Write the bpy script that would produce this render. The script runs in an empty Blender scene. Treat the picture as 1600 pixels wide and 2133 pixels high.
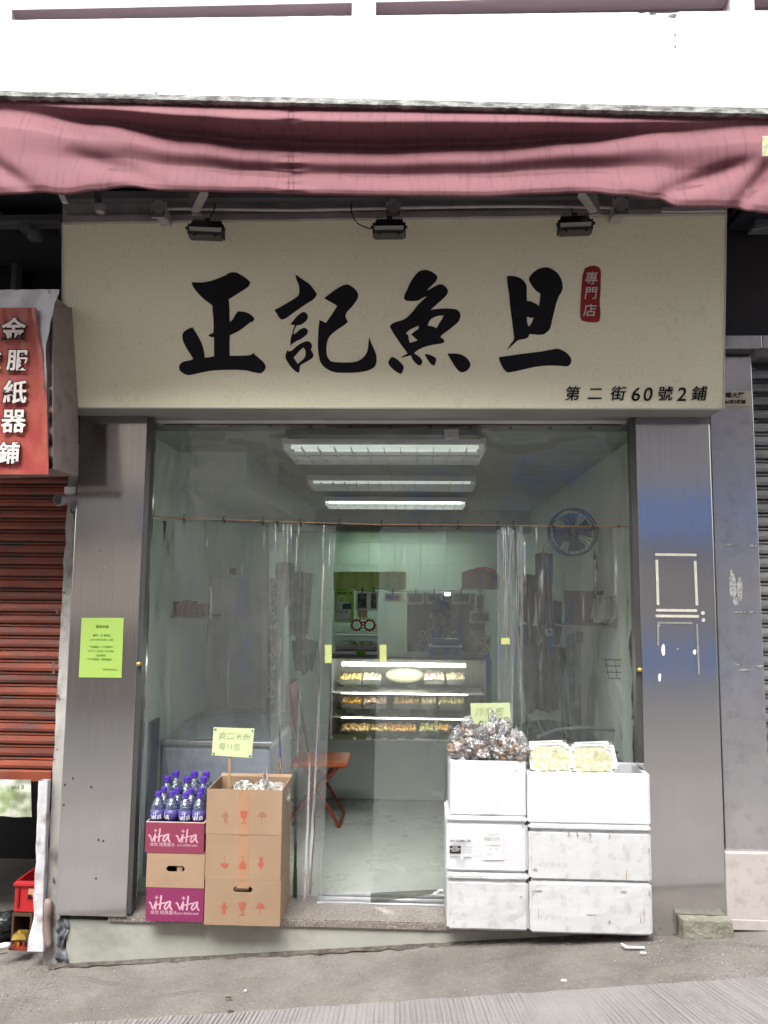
import bpy, bmesh, math, random
from mathutils import Vector, Matrix, noise
random.seed(7)
S = bpy.context.scene
COL = S.collection
# ------------------------------------------------------------------ camera
F = 1602.0; CAMP = Vector((0.0, -3.7, 1.65))
YAW, PITCH, ROLL = math.radians(2.3), math.radians(6.0), math.radians(0.55)
RM = Matrix.Rotation(YAW, 3, 'Z') @ Matrix.Rotation(math.pi/2 + PITCH, 3, 'X') @ Matrix.Rotation(ROLL, 3, 'Z')
cam = bpy.data.cameras.new('camera'); co = bpy.data.objects.new('camera', cam); COL.objects.link(co)
co.location = CAMP; co.rotation_euler = RM.to_euler()
cam.sensor_fit = 'HORIZONTAL'; cam.sensor_width = 36.0; cam.lens = 36.0*F/1600.0
cam.clip_start = 0.05; cam.clip_end = 200
S.camera = co
# ------------------------------------------------------------------ daylight: overcast, seen from inside a street canyon
W = bpy.data.worlds.new('World'); S.world = W; W.use_nodes = True
nt = W.node_tree; bg = nt.nodes['Background']
sky = nt.nodes.new('ShaderNodeTexSky'); sky.sky_type = 'NISHITA'; sky.sun_disc = False
sky.sun_elevation = math.radians(52); sky.sun_rotation = math.radians(192); sky.dust_density = 4; sky.air_density = 1.5
hs = nt.nodes.new('ShaderNodeHueSaturation'); hs.inputs['Saturation'].default_value = 0.22
nt.links.new(sky.outputs[0], hs.inputs['Color']); nt.links.new(hs.outputs[0], bg.inputs[0])
bg.inputs[1].default_value = 0.15
sl = bpy.data.lights.new('sun', 'SUN'); sl.energy = 1.2; sl.angle = math.radians(40); sl.color = (1, .97, .93)
so = bpy.data.objects.new('sun', sl); COL.objects.link(so)
so.rotation_euler = (math.radians(38), 0, math.radians(-12))
S.view_settings.view_transform = 'Standard'; S.view_settings.look = 'None'
S.view_settings.exposure = 1.9; S.view_settings.gamma = 1; S.view_settings.use_curve_mapping = False
S.cycles.max_bounces = 10; S.cycles.transparent_max_bounces = 16; S.cycles.diffuse_bounces = 5
S.cycles.caustics_reflective = False; S.cycles.sample_clamp_indirect = 6; S.cycles.use_denoising = True

def ray(px, py):
    return RM @ Vector(((px-800)/F, -(py-1066.5)/F, -1.0))
def P(px, py, Y):
    d = ray(px, py); t = (Y-CAMP.y)/d.y; return CAMP + d*t
def PZ(px, py, z):
    d = ray(px, py); t = (z-CAMP.z)/d.z; return CAMP + d*t
def PP(px, py, p0, n):
    d = ray(px, py); t = (p0-CAMP).dot(n)/d.dot(n); return CAMP + d*t
def X(px, py, Y): return P(px, py, Y).x
def Z(px, py, Y): return P(px, py, Y).z
# ------------------------------------------------------------------ materials
MATS = {}
def nn(t, k, **kw):
    n = t.nodes.new(k)
    for a, b in kw.items(): setattr(n, a, b)
    return n
def mat(name, c, r=.6, m=0., c2=None, mix=.5, scale=6., stretch=(1,1,1), bump=.0, bscale=80., bstretch=(1,1,1),
        dirt=None, dscale=3., damt=.5, dstretch=(1,1,1), spec=.5, emit=None, estr=0., rvar=0., rand=0., contrast=(.35,.65)):
    if name in MATS: return MATS[name]
    M = bpy.data.materials.new(name); M.use_nodes = True; t = M.node_tree; b = t.nodes['Principled BSDF']; L = t.links.new
    tc = nn(t, 'ShaderNodeTexCoord')
    def mapped(st, sc):
        mp = nn(t, 'ShaderNodeMapping'); mp.inputs['Scale'].default_value = [sc*s for s in st]
        L(tc.outputs['Object'], mp.inputs[0])
        if rand:
            oi = nn(t, 'ShaderNodeObjectInfo'); mu = nn(t, 'ShaderNodeMath', operation='MULTIPLY'); mu.inputs[1].default_value = 37.
            L(oi.outputs['Random'], mu.inputs[0]); L(mu.outputs[0], mp.inputs['Location'])
        return mp.outputs[0]
    def noisy(v, detail=5):
        n = nn(t, 'ShaderNodeTexNoise'); n.inputs['Detail'].default_value = detail; n.inputs['Scale'].default_value = 1
        n.inputs['Roughness'].default_value = .6; L(v, n.inputs['Vector']); return n.outputs['Fac']
    def mr(v, a, bb, lo=0., hi=1.):
        q = nn(t, 'ShaderNodeMapRange'); q.inputs[1].default_value = a; q.inputs[2].default_value = bb
        q.inputs[3].default_value = lo; q.inputs[4].default_value = hi; L(v, q.inputs[0]); return q.outputs[0]
    if c2 is None: c2 = tuple(x*.82 for x in c)
    mx = nn(t, 'ShaderNodeMix', data_type='RGBA'); mx.inputs[6].default_value = (*c, 1); mx.inputs[7].default_value = (*c2, 1)
    f = noisy(mapped(stretch, scale)); L(mr(f, contrast[0], contrast[1], 0, mix*2 if mix <= .5 else 1), mx.inputs[0])
    out = mx.outputs[2]
    if dirt:
        md = nn(t, 'ShaderNodeMix', data_type='RGBA'); L(out, md.inputs[6]); md.inputs[7].default_value = (*dirt, 1)
        g = noisy(mapped(dstretch, dscale), 9); L(mr(g, .52, .72, 0, damt), md.inputs[0]); out = md.outputs[2]
    if rand:
        oi = nn(t, 'ShaderNodeObjectInfo'); hv = nn(t, 'ShaderNodeHueSaturation')
        L(out, hv.inputs['Color']); L(mr(oi.outputs['Random'], 0, 1, 1-rand, 1+rand), hv.inputs['Value']); out = hv.outputs[0]
    L(out, b.inputs['Base Color'])
    b.inputs['Roughness'].default_value = r; b.inputs['Metallic'].default_value = m
    b.inputs['Specular IOR Level'].default_value = spec
    if rvar: L(mr(f, .3, .7, max(0, r-rvar), min(1, r+rvar)), b.inputs['Roughness'])
    if bump:
        bp = nn(t, 'ShaderNodeBump'); bp.inputs['Strength'].default_value = min(1, bump); bp.inputs['Distance'].default_value = .01*max(1, bump)
        L(noisy(mapped(bstretch, bscale), 4), bp.inputs['Height']); L(bp.outputs[0], b.inputs['Normal'])
    if emit: b.inputs['Emission Color'].default_value = (*emit, 1); b.inputs['Emission Strength'].default_value = estr
    MATS[name] = M; return M

def plastic_film(name, tint=(.93,.96,.95), gloss=.10, haze=.05, rough=.08, bstr=.6, bst=(14,14,1.2), hazecol=(.75,.8,.78)):
    if name in MATS: return MATS[name]
    M = bpy.data.materials.new(name); M.use_nodes = True; t = M.node_tree; t.nodes.clear(); L = t.links.new
    o = nn(t, 'ShaderNodeOutputMaterial'); tr = nn(t, 'ShaderNodeBsdfTransparent'); tr.inputs[0].default_value = (*tint, 1)
    gl = nn(t, 'ShaderNodeBsdfGlossy'); gl.inputs['Roughness'].default_value = rough; gl.inputs[0].default_value = (1,1,1,1)
    df = nn(t, 'ShaderNodeBsdfDiffuse'); df.inputs[0].default_value = (*hazecol, 1)
    tc = nn(t, 'ShaderNodeTexCoord'); mp = nn(t, 'ShaderNodeMapping'); mp.inputs['Scale'].default_value = bst; L(tc.outputs['Object'], mp.inputs[0])
    n = nn(t, 'ShaderNodeTexNoise'); n.inputs['Scale'].default_value = 1; n.inputs['Detail'].default_value = 3; n.inputs['Distortion'].default_value = .8
    L(mp.outputs[0], n.inputs['Vector'])
    bp = nn(t, 'ShaderNodeBump'); bp.inputs['Strength'].default_value = bstr; bp.inputs['Distance'].default_value = .02; L(n.outputs['Fac'], bp.inputs['Height'])
    L(bp.outputs[0], gl.inputs['Normal'])
    lw = nn(t, 'ShaderNodeFresnel'); lw.inputs[0].default_value = 1.45; L(bp.outputs[0], lw.inputs['Normal'])
    ad = nn(t, 'ShaderNodeMath', operation='MULTIPLY_ADD'); ad.inputs[1].default_value = 1.6; ad.inputs[2].default_value = gloss-.04; ad.use_clamp = True
    L(lw.outputs[0], ad.inputs[0])
    m1 = nn(t, 'ShaderNodeMixShader'); m1.inputs[0].default_value = haze; L(tr.outputs[0], m1.inputs[1]); L(df.outputs[0], m1.inputs[2])
    m2 = nn(t, 'ShaderNodeMixShader'); L(ad.outputs[0], m2.inputs[0]); L(m1.outputs[0], m2.inputs[1]); L(gl.outputs[0], m2.inputs[2])
    L(m2.outputs[0], o.inputs[0]); MATS[name] = M; return M

# ------------------------------------------------------------------ object helpers
def wloc(o):
    v = Vector((0,0,0))
    while o: v += o.location; o = o.parent
    return v
def tag(o, label=None, cat=None, group=None, kind=None):
    if label: o['label'] = label
    if cat: o['category'] = cat
    if group: o['group'] = group
    if kind: o['kind'] = kind
    return o
def thing(name, loc, label, cat, group=None):
    o = bpy.data.objects.new(name, None); o.empty_display_size = .05; COL.objects.link(o); o.location = loc
    return tag(o, label, cat, group)
def obj(name, bm, m, parent=None, smooth=False, loc=None):
    me = bpy.data.meshes.new(name)
    base = wloc(parent) if parent else (Vector(loc) if loc else Vector((0,0,0)))
    bmesh.ops.translate(bm, verts=bm.verts, vec=-base)
    bm.to_mesh(me); bm.free()
    if smooth: me.polygons.foreach_set('use_smooth', [True]*len(me.polygons))
    ms = m if isinstance(m, (list, tuple)) else [m]
    for q in ms: me.materials.append(q)
    o = bpy.data.objects.new(name, me); COL.objects.link(o)
    if parent: o.parent = parent
    else: o.location = base
    return o
def structure(name, bm, m, **k):
    o = obj(name, bm, m, **k); o['kind'] = 'structure'; return o
def copy_tree(o, parent=None):
    c = o.copy(); COL.objects.link(c); c.parent = parent
    for ch in [x for x in CH.get(o.name, [])]: copy_tree(ch, c)
    return c
CH = {}
def index_children():
    CH.clear()
    for x in COL.objects:
        if x.parent: CH.setdefault(x.parent.name, []).append(x)
def B(): return bmesh.new()
def box(bm, x0, x1, y0, y1, z0, z1, bev=0., seg=2, mi=0, M=None):
    x0, x1 = min(x0, x1), max(x0, x1); y0, y1 = min(y0, y1), max(y0, y1); z0, z1 = min(z0, z1), max(z0, z1)
    vs = [bm.verts.new(v) for v in ((x0,y0,z0),(x1,y0,z0),(x1,y1,z0),(x0,y1,z0),(x0,y0,z1),(x1,y0,z1),(x1,y1,z1),(x0,y1,z1))]
    fs = [bm.faces.new([vs[i] for i in f]) for f in ((0,3,2,1),(4,5,6,7),(0,1,5,4),(1,2,6,5),(2,3,7,6),(3,0,4,7))]
    for f in fs: f.material_index = mi
    if bev:
        es = list({e for f in fs for e in f.edges})
        r = bmesh.ops.bevel(bm, geom=es, offset=bev, segments=seg, affect='EDGES', profile=.5)
        vs = list({v for v in r['verts']} | {v for v in vs if v.is_valid})
    if M is not None: bmesh.ops.transform(bm, matrix=M, verts=[v for v in vs if v.is_valid])
    return bm
def bx(*a, **k): return box(B(), *a, **k)
def prism(bm, pts, d):          # pts: list of Vector (planar), d: Vector extrusion
    a = [bm.verts.new(p) for p in pts]; b = [bm.verts.new(Vector(p)+d) for p in pts]
    bm.faces.new(a); bm.faces.new(b[::-1]); n = len(a)
    for i in range(n): bm.faces.new((a[i], b[i], b[(i+1)%n], a[(i+1)%n]))
    bmesh.ops.recalc_face_normals(bm, faces=bm.faces); return bm
def frame_of(d):
    d = d.normalized(); u = Vector((0,0,1)) if abs(d.z) < .9 else Vector((1,0,0))
    a = d.cross(u).normalized(); return a, d.cross(a)
def tube(bm, pts, r, n=8, cap=True):
    pts = [Vector(p) for p in pts]; rings = []
    rr = r if isinstance(r, (list, tuple)) else [r]*len(pts)
    a0 = None
    for i, p in enumerate(pts):
        d = (pts[min(i+1, len(pts)-1)] - pts[max(i-1, 0)])
        if d.length < 1e-9: d = Vector((0,0,1))
        d.normalize()
        if a0 is None: a, b = frame_of(d)
        else:
            a = (a0 - d*a0.dot(d)).normalized(); b = d.cross(a)
        a0 = a
        rings.append([bm.verts.new(p + (a*math.cos(2*math.pi*k/n) + b*math.sin(2*math.pi*k/n))*rr[i]) for k in range(n)])
    for i in range(len(rings)-1):
        for k in range(n): bm.faces.new((rings[i][k], rings[i][(k+1)%n], rings[i+1][(k+1)%n], rings[i+1][k]))
    if cap: bm.faces.new(rings[0][::-1]); bm.faces.new(rings[-1])
    return bm
def tb(pts, r, n=8): return tube(B(), pts, r, n)
def lathe(bm, c, prof, n=16, mi=None):
    c = Vector(c); rings = []
    for (r, z) in prof: rings.append([bm.verts.new(c + Vector((r*math.cos(2*math.pi*k/n), r*math.sin(2*math.pi*k/n), z))) for k in range(n)])
    for i in range(len(rings)-1):
        for k in range(n):
            f = bm.faces.new((rings[i][k], rings[i][(k+1)%n], rings[i+1][(k+1)%n], rings[i+1][k]))
            if mi: f.material_index = mi[i]
    if prof[0][0] > 1e-5: bm.faces.new(rings[0][::-1])
    if prof[-1][0] > 1e-5: bm.faces.new(rings[-1])
    return bm
def torus(bm, c, R, r, axis='Y', n=12, m=6):
    c = Vector(c); rings = []
    for i in range(n):
        a = 2*math.pi*i/n; ring = []
        for j in range(m):
            b = 2*math.pi*j/m; rad = R + r*math.cos(b); w = r*math.sin(b)
            v = {'Y': (rad*math.cos(a), w, rad*math.sin(a)), 'Z': (rad*math.cos(a), rad*math.sin(a), w), 'X': (w, rad*math.cos(a), rad*math.sin(a))}[axis]
            ring.append(bm.verts.new(c + Vector(v)))
        rings.append(ring)
    for i in range(n):
        for j in range(m): bm.faces.new((rings[i][j], rings[(i+1)%n][j], rings[(i+1)%n][(j+1)%m], rings[i][(j+1)%m]))
    return bm
def grid(bm, fn, nu, nv, wrap=False):
    vs = [[bm.verts.new(fn(i/nu, j/nv)) for i in range(nu+1)] for j in range(nv+1)]
    for j in range(nv):
        for i in range(nu): bm.faces.new((vs[j][i], vs[j][i+1], vs[j+1][i+1], vs[j+1][i]))
    return bm
def poly2d(polys, thick=0.0005):     # polys: list of list of (x,y); even-odd fill; returns mesh data in XY plane
    cu = bpy.data.curves.new('p', 'CURVE'); cu.dimensions = '2D'; cu.fill_mode = 'BOTH'; cu.extrude = thick/2
    for p in polys:
        s = cu.splines.new('POLY'); s.points.add(len(p)-1)
        for i, q in enumerate(p): s.points[i].co = (q[0], q[1], 0, 1)
        s.use_cyclic_u = True
    return curve_bm(cu)
def curve_bm(cu):
    o = bpy.data.objects.new('tmp', cu); COL.objects.link(o)
    dg = bpy.context.evaluated_depsgraph_get(); dg.update()
    me = bpy.data.meshes.new_from_object(o.evaluated_get(dg))
    bm = B(); bm.from_mesh(me)
    bpy.data.objects.remove(o); bpy.data.meshes.remove(me); bpy.data.curves.remove(cu)
    return bm
def place(bm, o, xd, yd, shear=0.):  # map 2D plane onto world plane
    xd = Vector(xd); yd = Vector(yd); zd = xd.normalized().cross(yd.normalized()).normalized()
    o = Vector(o)
    for v in bm.verts:
        x, y, z = v.co; v.co = o + xd*(x + y*shear) + yd*y + zd*z
    return bm
def text_bm(s, size, bold=0., align='CENTER', thick=.0004, spacing=1.):
    cu = bpy.data.curves.new('t', 'FONT'); cu.body = s; cu.size = size; cu.align_x = align; cu.align_y = 'CENTER'
    cu.extrude = thick/2; cu.offset = bold; cu.resolution_u = 3; cu.space_character = spacing
    return curve_bm(cu)
def smooth_poly(p, k=4, corner=math.radians(48)):
    n = len(p); out = []
    def isc(i):
        a = Vector(p[i])-Vector(p[i-1]); b = Vector(p[(i+1)%n])-Vector(p[i])
        return a.length < 1e-6 or b.length < 1e-6 or a.angle(b) > corner
    cs = [isc(i) for i in range(n)]
    for i in range(n):
        p1, p2 = Vector(p[i]), Vector(p[(i+1)%n]); L = (p2-p1)
        m1 = L if cs[i] else (p2-Vector(p[i-1]))*.5
        m2 = L if cs[(i+1)%n] else (Vector(p[(i+2)%n])-p1)*.5
        for j in range(k):
            t = j/k; t2 = t*t; t3 = t2*t
            q = (2*t3-3*t2+1)*p1 + (t3-2*t2+t)*m1 + (-2*t3+3*t2)*p2 + (t3-t2)*m2
            out.append((q.x, q.y))
    return out
def ribbon(bm, pts, w, z=0.):       # flat brush stroke in XY
    pts = [Vector((a[0], a[1], z)) for a in pts]; n = len(pts); L = []
    ws = w if isinstance(w, (list, tuple)) else [w]*n
    for i, p in enumerate(pts):
        d = (pts[min(i+1, n-1)]-pts[max(i-1, 0)]).normalized(); s = Vector((-d.y, d.x, 0))*ws[i]/2
        e = Vector((0,0,0))
        if i == 0: e = -d*ws[i]*.35
        if i == n-1: e = d*ws[i]*.35
        L.append((bm.verts.new(p+s+e), bm.verts.new(p-s+e)))
    for i in range(n-1): bm.faces.new((L[i][1], L[i+1][1], L[i+1][0], L[i][0]))
    return bm
def spline(pts, k=5):
    out = []; n = len(pts)
    for i in range(n-1):
        p0, p1, p2, p3 = Vector(pts[max(0,i-1)]), Vector(pts[i]), Vector(pts[i+1]), Vector(pts[min(n-1,i+2)])
        for j in range(k):
            t = j/k; out.append(.5*((2*p1)+(-p0+p2)*t+(2*p0-5*p1+4*p2-p3)*t*t+(-p0+3*p1-3*p2+p3)*t**3))
    out.append(Vector(pts[-1])); return out
def interp(tab, x):
    if x <= tab[0][0]: return tab[0][1]
    for (a, b), (c, d) in zip(tab, tab[1:]):
        if x <= c:
            t = (x-a)/(c-a); t = t*t*(3-2*t); return b+(d-b)*t
    return tab[-1][1]

# palette
steel = mat('brushed_steel', (.62,.61,.60), r=.13, m=.92, c2=(.60,.59,.58), scale=3, stretch=(40,1,.5), bump=.02, bscale=2.2, bstretch=(1,1,1.5), rvar=.05)
steel_old = mat('worn_steel', (.58,.57,.58), r=.2, m=.8, c2=(.48,.47,.48), scale=4, stretch=(1,1,.6), bump=.03, bscale=3, rvar=.1, dirt=(.1,.1,.1), dscale=20, damt=.25)
steel_dark = mat('steel_edge', (.1,.1,.095), r=.45, m=.5)
alu = mat('aluminium', (.62,.63,.65), r=.35, m=.7, bump=.05)
galv = mat('painted_metal', (.42,.38,.39), r=.5, m=.2, c2=(.3,.27,.28), scale=5, dirt=(.12,.1,.1), dscale=11, damt=.5)
galv_d = mat('dark_painted_metal', (.075,.075,.085), r=.5, m=.2)
white_p = mat('white_paint', (.8,.8,.79), r=.6, c2=(.72,.72,.7), scale=3)
black = mat('black_plastic', (.02,.02,.022), r=.45)
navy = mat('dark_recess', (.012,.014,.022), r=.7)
ink = mat('black_print', (.011,.01,.013), r=.75, spec=.2)
redp = mat('red_print', (.30,.015,.012), r=.6)
whitep = mat('white_print', (.72,.66,.62), r=.6)
brass = mat('brass', (.75,.55,.15), r=.3, m=1)
def concrete(name, c, **k): 
    return mat(name, c, r=.85, bump=k.pop('bump', .5), bscale=k.pop('bscale', 45), **k)

# ================================================================== STRUCTURE
# ---- ground ------------------------------------------------------
gl_, gr_ = P(125, 2012, .03), P(1560, 1935, .02)
GB = (gr_.z-gl_.z)/(gr_.x-gl_.x); GA = gl_.z-GB*gl_.x
def gz(x, y): return GA + GB*x + .045*max(0, -y)
pave = concrete('asphalt_paving', (.25,.226,.203), c2=(.14,.125,.11), scale=2.8, contrast=(.32,.68), mix=.5, bump=.9, bscale=70, dirt=(.34,.31,.28), dscale=60, damt=.4)
pb = B()
def gf(u, v):
    x = -9+18*u; y = 5.4-9.2*v if False else .9-3.6*v
    z = gz(x, y) + .008*noise.noise(Vector((x*1.7, y*3, 0))) + .005*noise.noise(Vector((x*6, y*7, 3)))
    return Vector((x, y, z))
grid(pb, gf, 240, 60)
structure('pavement', pb, pave, smooth=True)
# worn ramp of grooved concrete
e0, e1 = (220, 2133), (1600, 2041)
def on_ground(px, py):
    d = ray(px, py); n = Vector((-GB, .045, 1)).normalized(); p0 = Vector((0, 0, GA)); t = (p0-CAMP).dot(n)/d.dot(n); return CAMP+d*t
q0, q1 = on_ground(*e0), on_ground(*e1)
def edge_y(x): return q0.y + (q1.y-q0.y)*(x-q0.x)/(q1.x-q0.x)
slab = concrete('grooved_concrete', (.30,.282,.275), c2=(.25,.235,.225), scale=3, bump=.5, bscale=90, dirt=(.2,.19,.18), dscale=9, damt=.4, dstretch=(1.6,.4,1))
sb = B(); xs = []; x = -2.9
while x < 3.3:
    w = random.uniform(.013, .025); dep = random.uniform(.0025, .006)
    xs += [(x, 0), (x+w*.55, 0), (x+w*.66, -dep), (x+w*.86, -dep)]; x += w
rows = [j/26 for j in range(27)]
vs = []
for j, t in enumerate(rows):
    r = []
    for i, (x, dz) in enumerate(xs):
        y = edge_y(x) + .012*noise.noise(Vector((x*9, 0, 0))) - t*t*1.9
        xx = x + (.05+.20*x)*(t*t*1.9) + .006*noise.noise(Vector((x*3, y*5, 1)))
        fade = min(1, max(.25, .8+noise.noise(Vector((x*2, y*2.2, 5)))*1.4))
        r.append(sb.verts.new((xx, y, gz(xx, y) + .012 + dz*fade*(0 if j == 0 else 1) + .002*noise.noise(Vector((x*12, y*12, 2))))))
    vs.append(r)
for j in range(len(rows)-1):
    for i in range(len(xs)-1): sb.faces.new((vs[j][i], vs[j+1][i], vs[j+1][i+1], vs[j][i+1]))
for i in range(len(xs)-1):
    a, b = vs[0][i], vs[0][i+1]; c = sb.verts.new(b.co-Vector((0,-.004,.03))); d = sb.verts.new(a.co-Vector((0,-.004,.03)))
    sb.faces.new((a, b, c, d))
bmesh.ops.recalc_face_normals(sb, faces=sb.faces)
structure('grooved_ramp', sb, slab)
rb = B()
grid(rb, lambda u, v: Vector((-30+60*u, -2.3-12*v, gz(-30+60*u, -2.3)-.02-.12*v)), 60, 12)
structure('road', rb, concrete('road_concrete', (.24,.23,.22), scale=2, bscale=60))
rb = B(); grid(rb, lambda u, v: Vector((-30+21.2*u, .9-3.4*v, gz(-30+21.2*u, .9-3.4*v)-.01)), 20, 4)
grid(rb, lambda u, v: Vector((8.8+21.2*u, .9-3.4*v, gz(8.8+21.2*u, .9-3.4*v)-.01)), 20, 4)
structure('outer_pavement', rb, pave)

# ---- plinth and granite sill ------------------------------------
ZS = 0.145
xl, xr = X(118, 1950, .08), X(1330, 1950, .08)
green_pl = concrete('green_painted_plinth', (.40,.405,.355), c2=(.33,.335,.295), scale=2.2, bump=.25, bscale=18, dirt=(.16,.16,.13), dscale=5, damt=.45, dstretch=(1,1,1.8))
pl = thing('shop_plinth', ((xl+xr)/2, .1, -.1), 'pale green painted plinth below the shop front on the sloping street', 'plinth')
bm = B(); box(bm, X(140, 1950, .03), X(1337,1400,0)-.001, .026, .9, -.45, ZS-.031); obj('plinth_wall', bm, green_pl, pl)
bm = B()
def slate(u, v):
    p0 = P(119+(20+6*math.sin(v*9))*u + (0 if v < .3 else -4*(v-.3)), 1914+100*v, .018)
    return p0 + Vector((0, -.012*noise.noise(Vector((u*3, v*7, 0)))*2, 0))
grid(bm, slate, 8, 24); obj('broken_render', bm, concrete('broken_render', (.17,.18,.20), c2=(.08,.085,.1), scale=20, bump=1, bscale=30, contrast=(.4,.6)), pl, smooth=True)
gran = mat('granite', (.27,.235,.21), r=.45, c2=(.10,.085,.075), scale=170, mix=.5, contrast=(.42,.6), dirt=(.55,.5,.45), dscale=120, damt=.8)
LX1_ = X(284.5,1400,0)-.09
sill = thing('granite_sill', (0, .15, -.03), 'speckled brown granite door sill running under the crates and boxes', 'sill')
bm = B(); prism(bm, [Vector((LX1_, .012, ZS-.030)), Vector((LX1_, .012, ZS)), Vector((LX1_, .30, ZS-.002)), Vector((LX1_, .30, ZS-.030))], Vector((X(1337,1400,0)-.001-LX1_, 0, 0)))
bmesh.ops.bevel(bm, geom=[e for e in bm.edges if abs(e.verts[0].co.z-ZS) < .001 and abs(e.verts[1].co.z-ZS) < .001 and e.verts[0].co.y < .2 and e.verts[1].co.y < .2], offset=.006, segments=2, affect='EDGES')
obj('sill_slab', bm, gran, sill)

# ---- shop pillars ------------------------------------------------
def pillar(x0, x1, ztop, zbot, label, name='steel_pillar', depth=.15, m=steel):
    t = thing(name, ((x0+x1)/2, .05, zbot), label, 'pillar')
    obj('cladding', bx(x0, x1, 0, depth, zbot, ztop, bev=.004, seg=2), m, t); return t
LX0, LX1 = X(140, 1400, 0), X(284.5, 1400, 0)
RX0, RX1 = X(1337, 1400, 0), X(1496.5, 1400, 0)
ZT = Z(800, 869, 0)
lp = pillar(LX0, LX1, ZT+.02, Z(190, 1909, 0), 'wide brushed steel pillar left of the shop opening with the lime notice')
rp = pillar(RX0, RX1, ZT+.02, -.35, 'wide brushed steel pillar right of the opening with pale tape marks')
bm = B(); box(bm, LX1+.001, LX1+.022, .004, .06, Z(280,1905,0), ZT); obj('corner_trim', bm, steel_dark, lp)
bm = B(); box(bm, RX0-.026, RX0-.001, .004, .06, Z(1340,1590,0), ZT); obj('corner_trim', bm, steel_dark, rp)
bm = B(); box(bm, LX0, LX1, -.0022, 0, Z(230, 882, 0), ZT+.015); obj('top_band', bm, mat('steel_band', (.3,.29,.28), r=.35, m=.8), lp)
bm = B(); box(bm, RX0, RX1, -.0022, 0, Z(1400, 884, 0), ZT+.015); obj('top_band', bm, MATS['steel_band'], rp)
for (px, py, pr) in ((290, 1383, lp), (1331, 1395, rp)):
    bm = B(); p = P(px, py, -.004); lathe(bm, (0,0,0), [(.0,0),(.011,0),(.011,.012),(.006,.02),(0,.02)], 10)
    bmesh.ops.rotate(bm, cent=(0,0,0), matrix=Matrix.Rotation(math.pi/2, 3, 'X'), verts=bm.verts); bmesh.ops.translate(bm, vec=p, verts=bm.verts); obj('lock', bm, brass, pr, smooth=True)
# tape marks
cream = mat('masking_tape', (.62,.60,.50), r=.7, c2=(.5,.48,.4), scale=30)
ghost = mat('tape_residue', (.30,.295,.285), r=.65, m=.2, c2=(.22,.22,.21), scale=40)
def strip(parent, name, a, b, w, m, Y=-.0026, th=.0008):
    a, b = P(*a, Y), P(*b, Y); d = (b-a).normalized(); s = Vector((-d.z, 0, d.x))*w/2
    bm = B(); prism(bm, [a+s, b+s, b-s, a-s], Vector((0, -th, 0))); return obj(name, bm, m, parent)
w_ = .0125
for a, b in (((1365,1155),(1451,1156)), ((1368,1166),(1371,1260)), ((1448,1168),(1452,1261)), ((1367,1271),(1452,1272)), ((1366,1283),(1456,1284))):
    strip(rp, 'tape_strip', a, b, w_, cream)
for a, b in (((1369,1297),(1442,1298)), ((1371,1300),(1371,1345)), ((1452,1300),(1456,1405))):
    strip(rp, 'tape_residue', a, b, .009, ghost)
def blob(parent, name, px, py, Y, w, h, m, seed=0, th=.0015):
    c = P(px, py, Y); pts = []
    for i in range(14):
        a = 2*math.pi*i/14; r = 1+.45*noise.noise(Vector((math.cos(a)*1.3+seed, math.sin(a)*1.3, seed*2.1)))
        pts.append(c+Vector((w/2*math.cos(a)*r, 0, h/2*math.sin(a)*r)))
    bm = B(); prism(bm, pts, Vector((0, -th, 0))); return obj(name, bm, m, parent)
for i, (px, py, w, h) in enumerate(((1382,1355,.018,.05),(1447,1358,.014,.026),(1374,1411,.014,.04),(1372,1303,.012,.008),(1412,1352,.01,.012))):
    blob(rp, 'torn_paper', px, py, -.001, w, h, white_p if i != 4 else ghost, i)
for i, (px, py) in enumerate(((1464,1277),(1465,1292))): blob(rp, 'dried_glue', px, py, -.001, .015, .018, cream, i+9, .004)
for i in range(9):
    blob(lp, 'scratch_mark', random.uniform(205, 240), random.uniform(1140, 1240), -.0005, random.uniform(.004,.012), random.uniform(.003,.02), ghost, i+20, .0004)
for i, (px, py) in enumerate(((135,1635),(152,1622),(190,1640),(205,1750),(215,1752),(133,1677),(200,1830))): blob(lp, 'dent', px, py, -.0005, .01, .012, steel_dark, i+40, .0004)

# ---- right neighbour's pillar and base ---------------------------
r0, r1 = X(1499, 1400, .03), X(1592, 1400, .03)
rq = thing('worn_steel_pillar', ((r0+r1)/2, .1, 0), 'worn steel pillar with smears beside the grey roller shutter', 'pillar')
obj('cladding', bx(r0, r1, .03, .4, Z(1550,1778,.03), Z(1540,742,.03), bev=.003), steel_old, rq)
obj('lintel_band', bx(r0, r1+.002, -.02, .4, Z(1540,740,.03)+.004, Z(1540,702,-.02)), steel_dark, rq)
for i, (px, py, w, h) in enumerate(((1510,1218,.035,.14),(1525,1228,.03,.11),(1535,1275,.12,.008),(1517,1252,.03,.04),(1508,1134,.05,.012),(1557,1137,.06,.014),(1523,1384,.04,.01),(1568,1388,.03,.012),(1540,1396,.07,.012),(1508,1492,.006,.008))):
    blob(rq, 'grime_mark', px+16, py, .028, w, h, mat('grime', (.13,.12,.12), r=.8, c2=(.3,.29,.28), scale=60, contrast=(.45,.55)) if i not in (0,1,3) else mat('dried_paste', (.4,.39,.38), r=.8, c2=(.22,.22,.22), scale=70, contrast=(.45,.55)), i+60, .0005)
pinkb = mat('pink_grey_panel', (.50,.455,.43), r=.5, c2=(.44,.40,.38), scale=3, dirt=(.2,.17,.15), dscale=25, damt=.35)
bt = thing('base_panel', (X(1560,1900,0), .05, -.1), 'pinkish grey panel at the foot of the worn pillar', 'panel')
obj('panel_face', bx(X(1513,1850,0), X(1640,1850,0), 0, .3, Z(1560,1938,0), Z(1560,1776,0)-.003, bev=.004), pinkb, bt)
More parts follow.
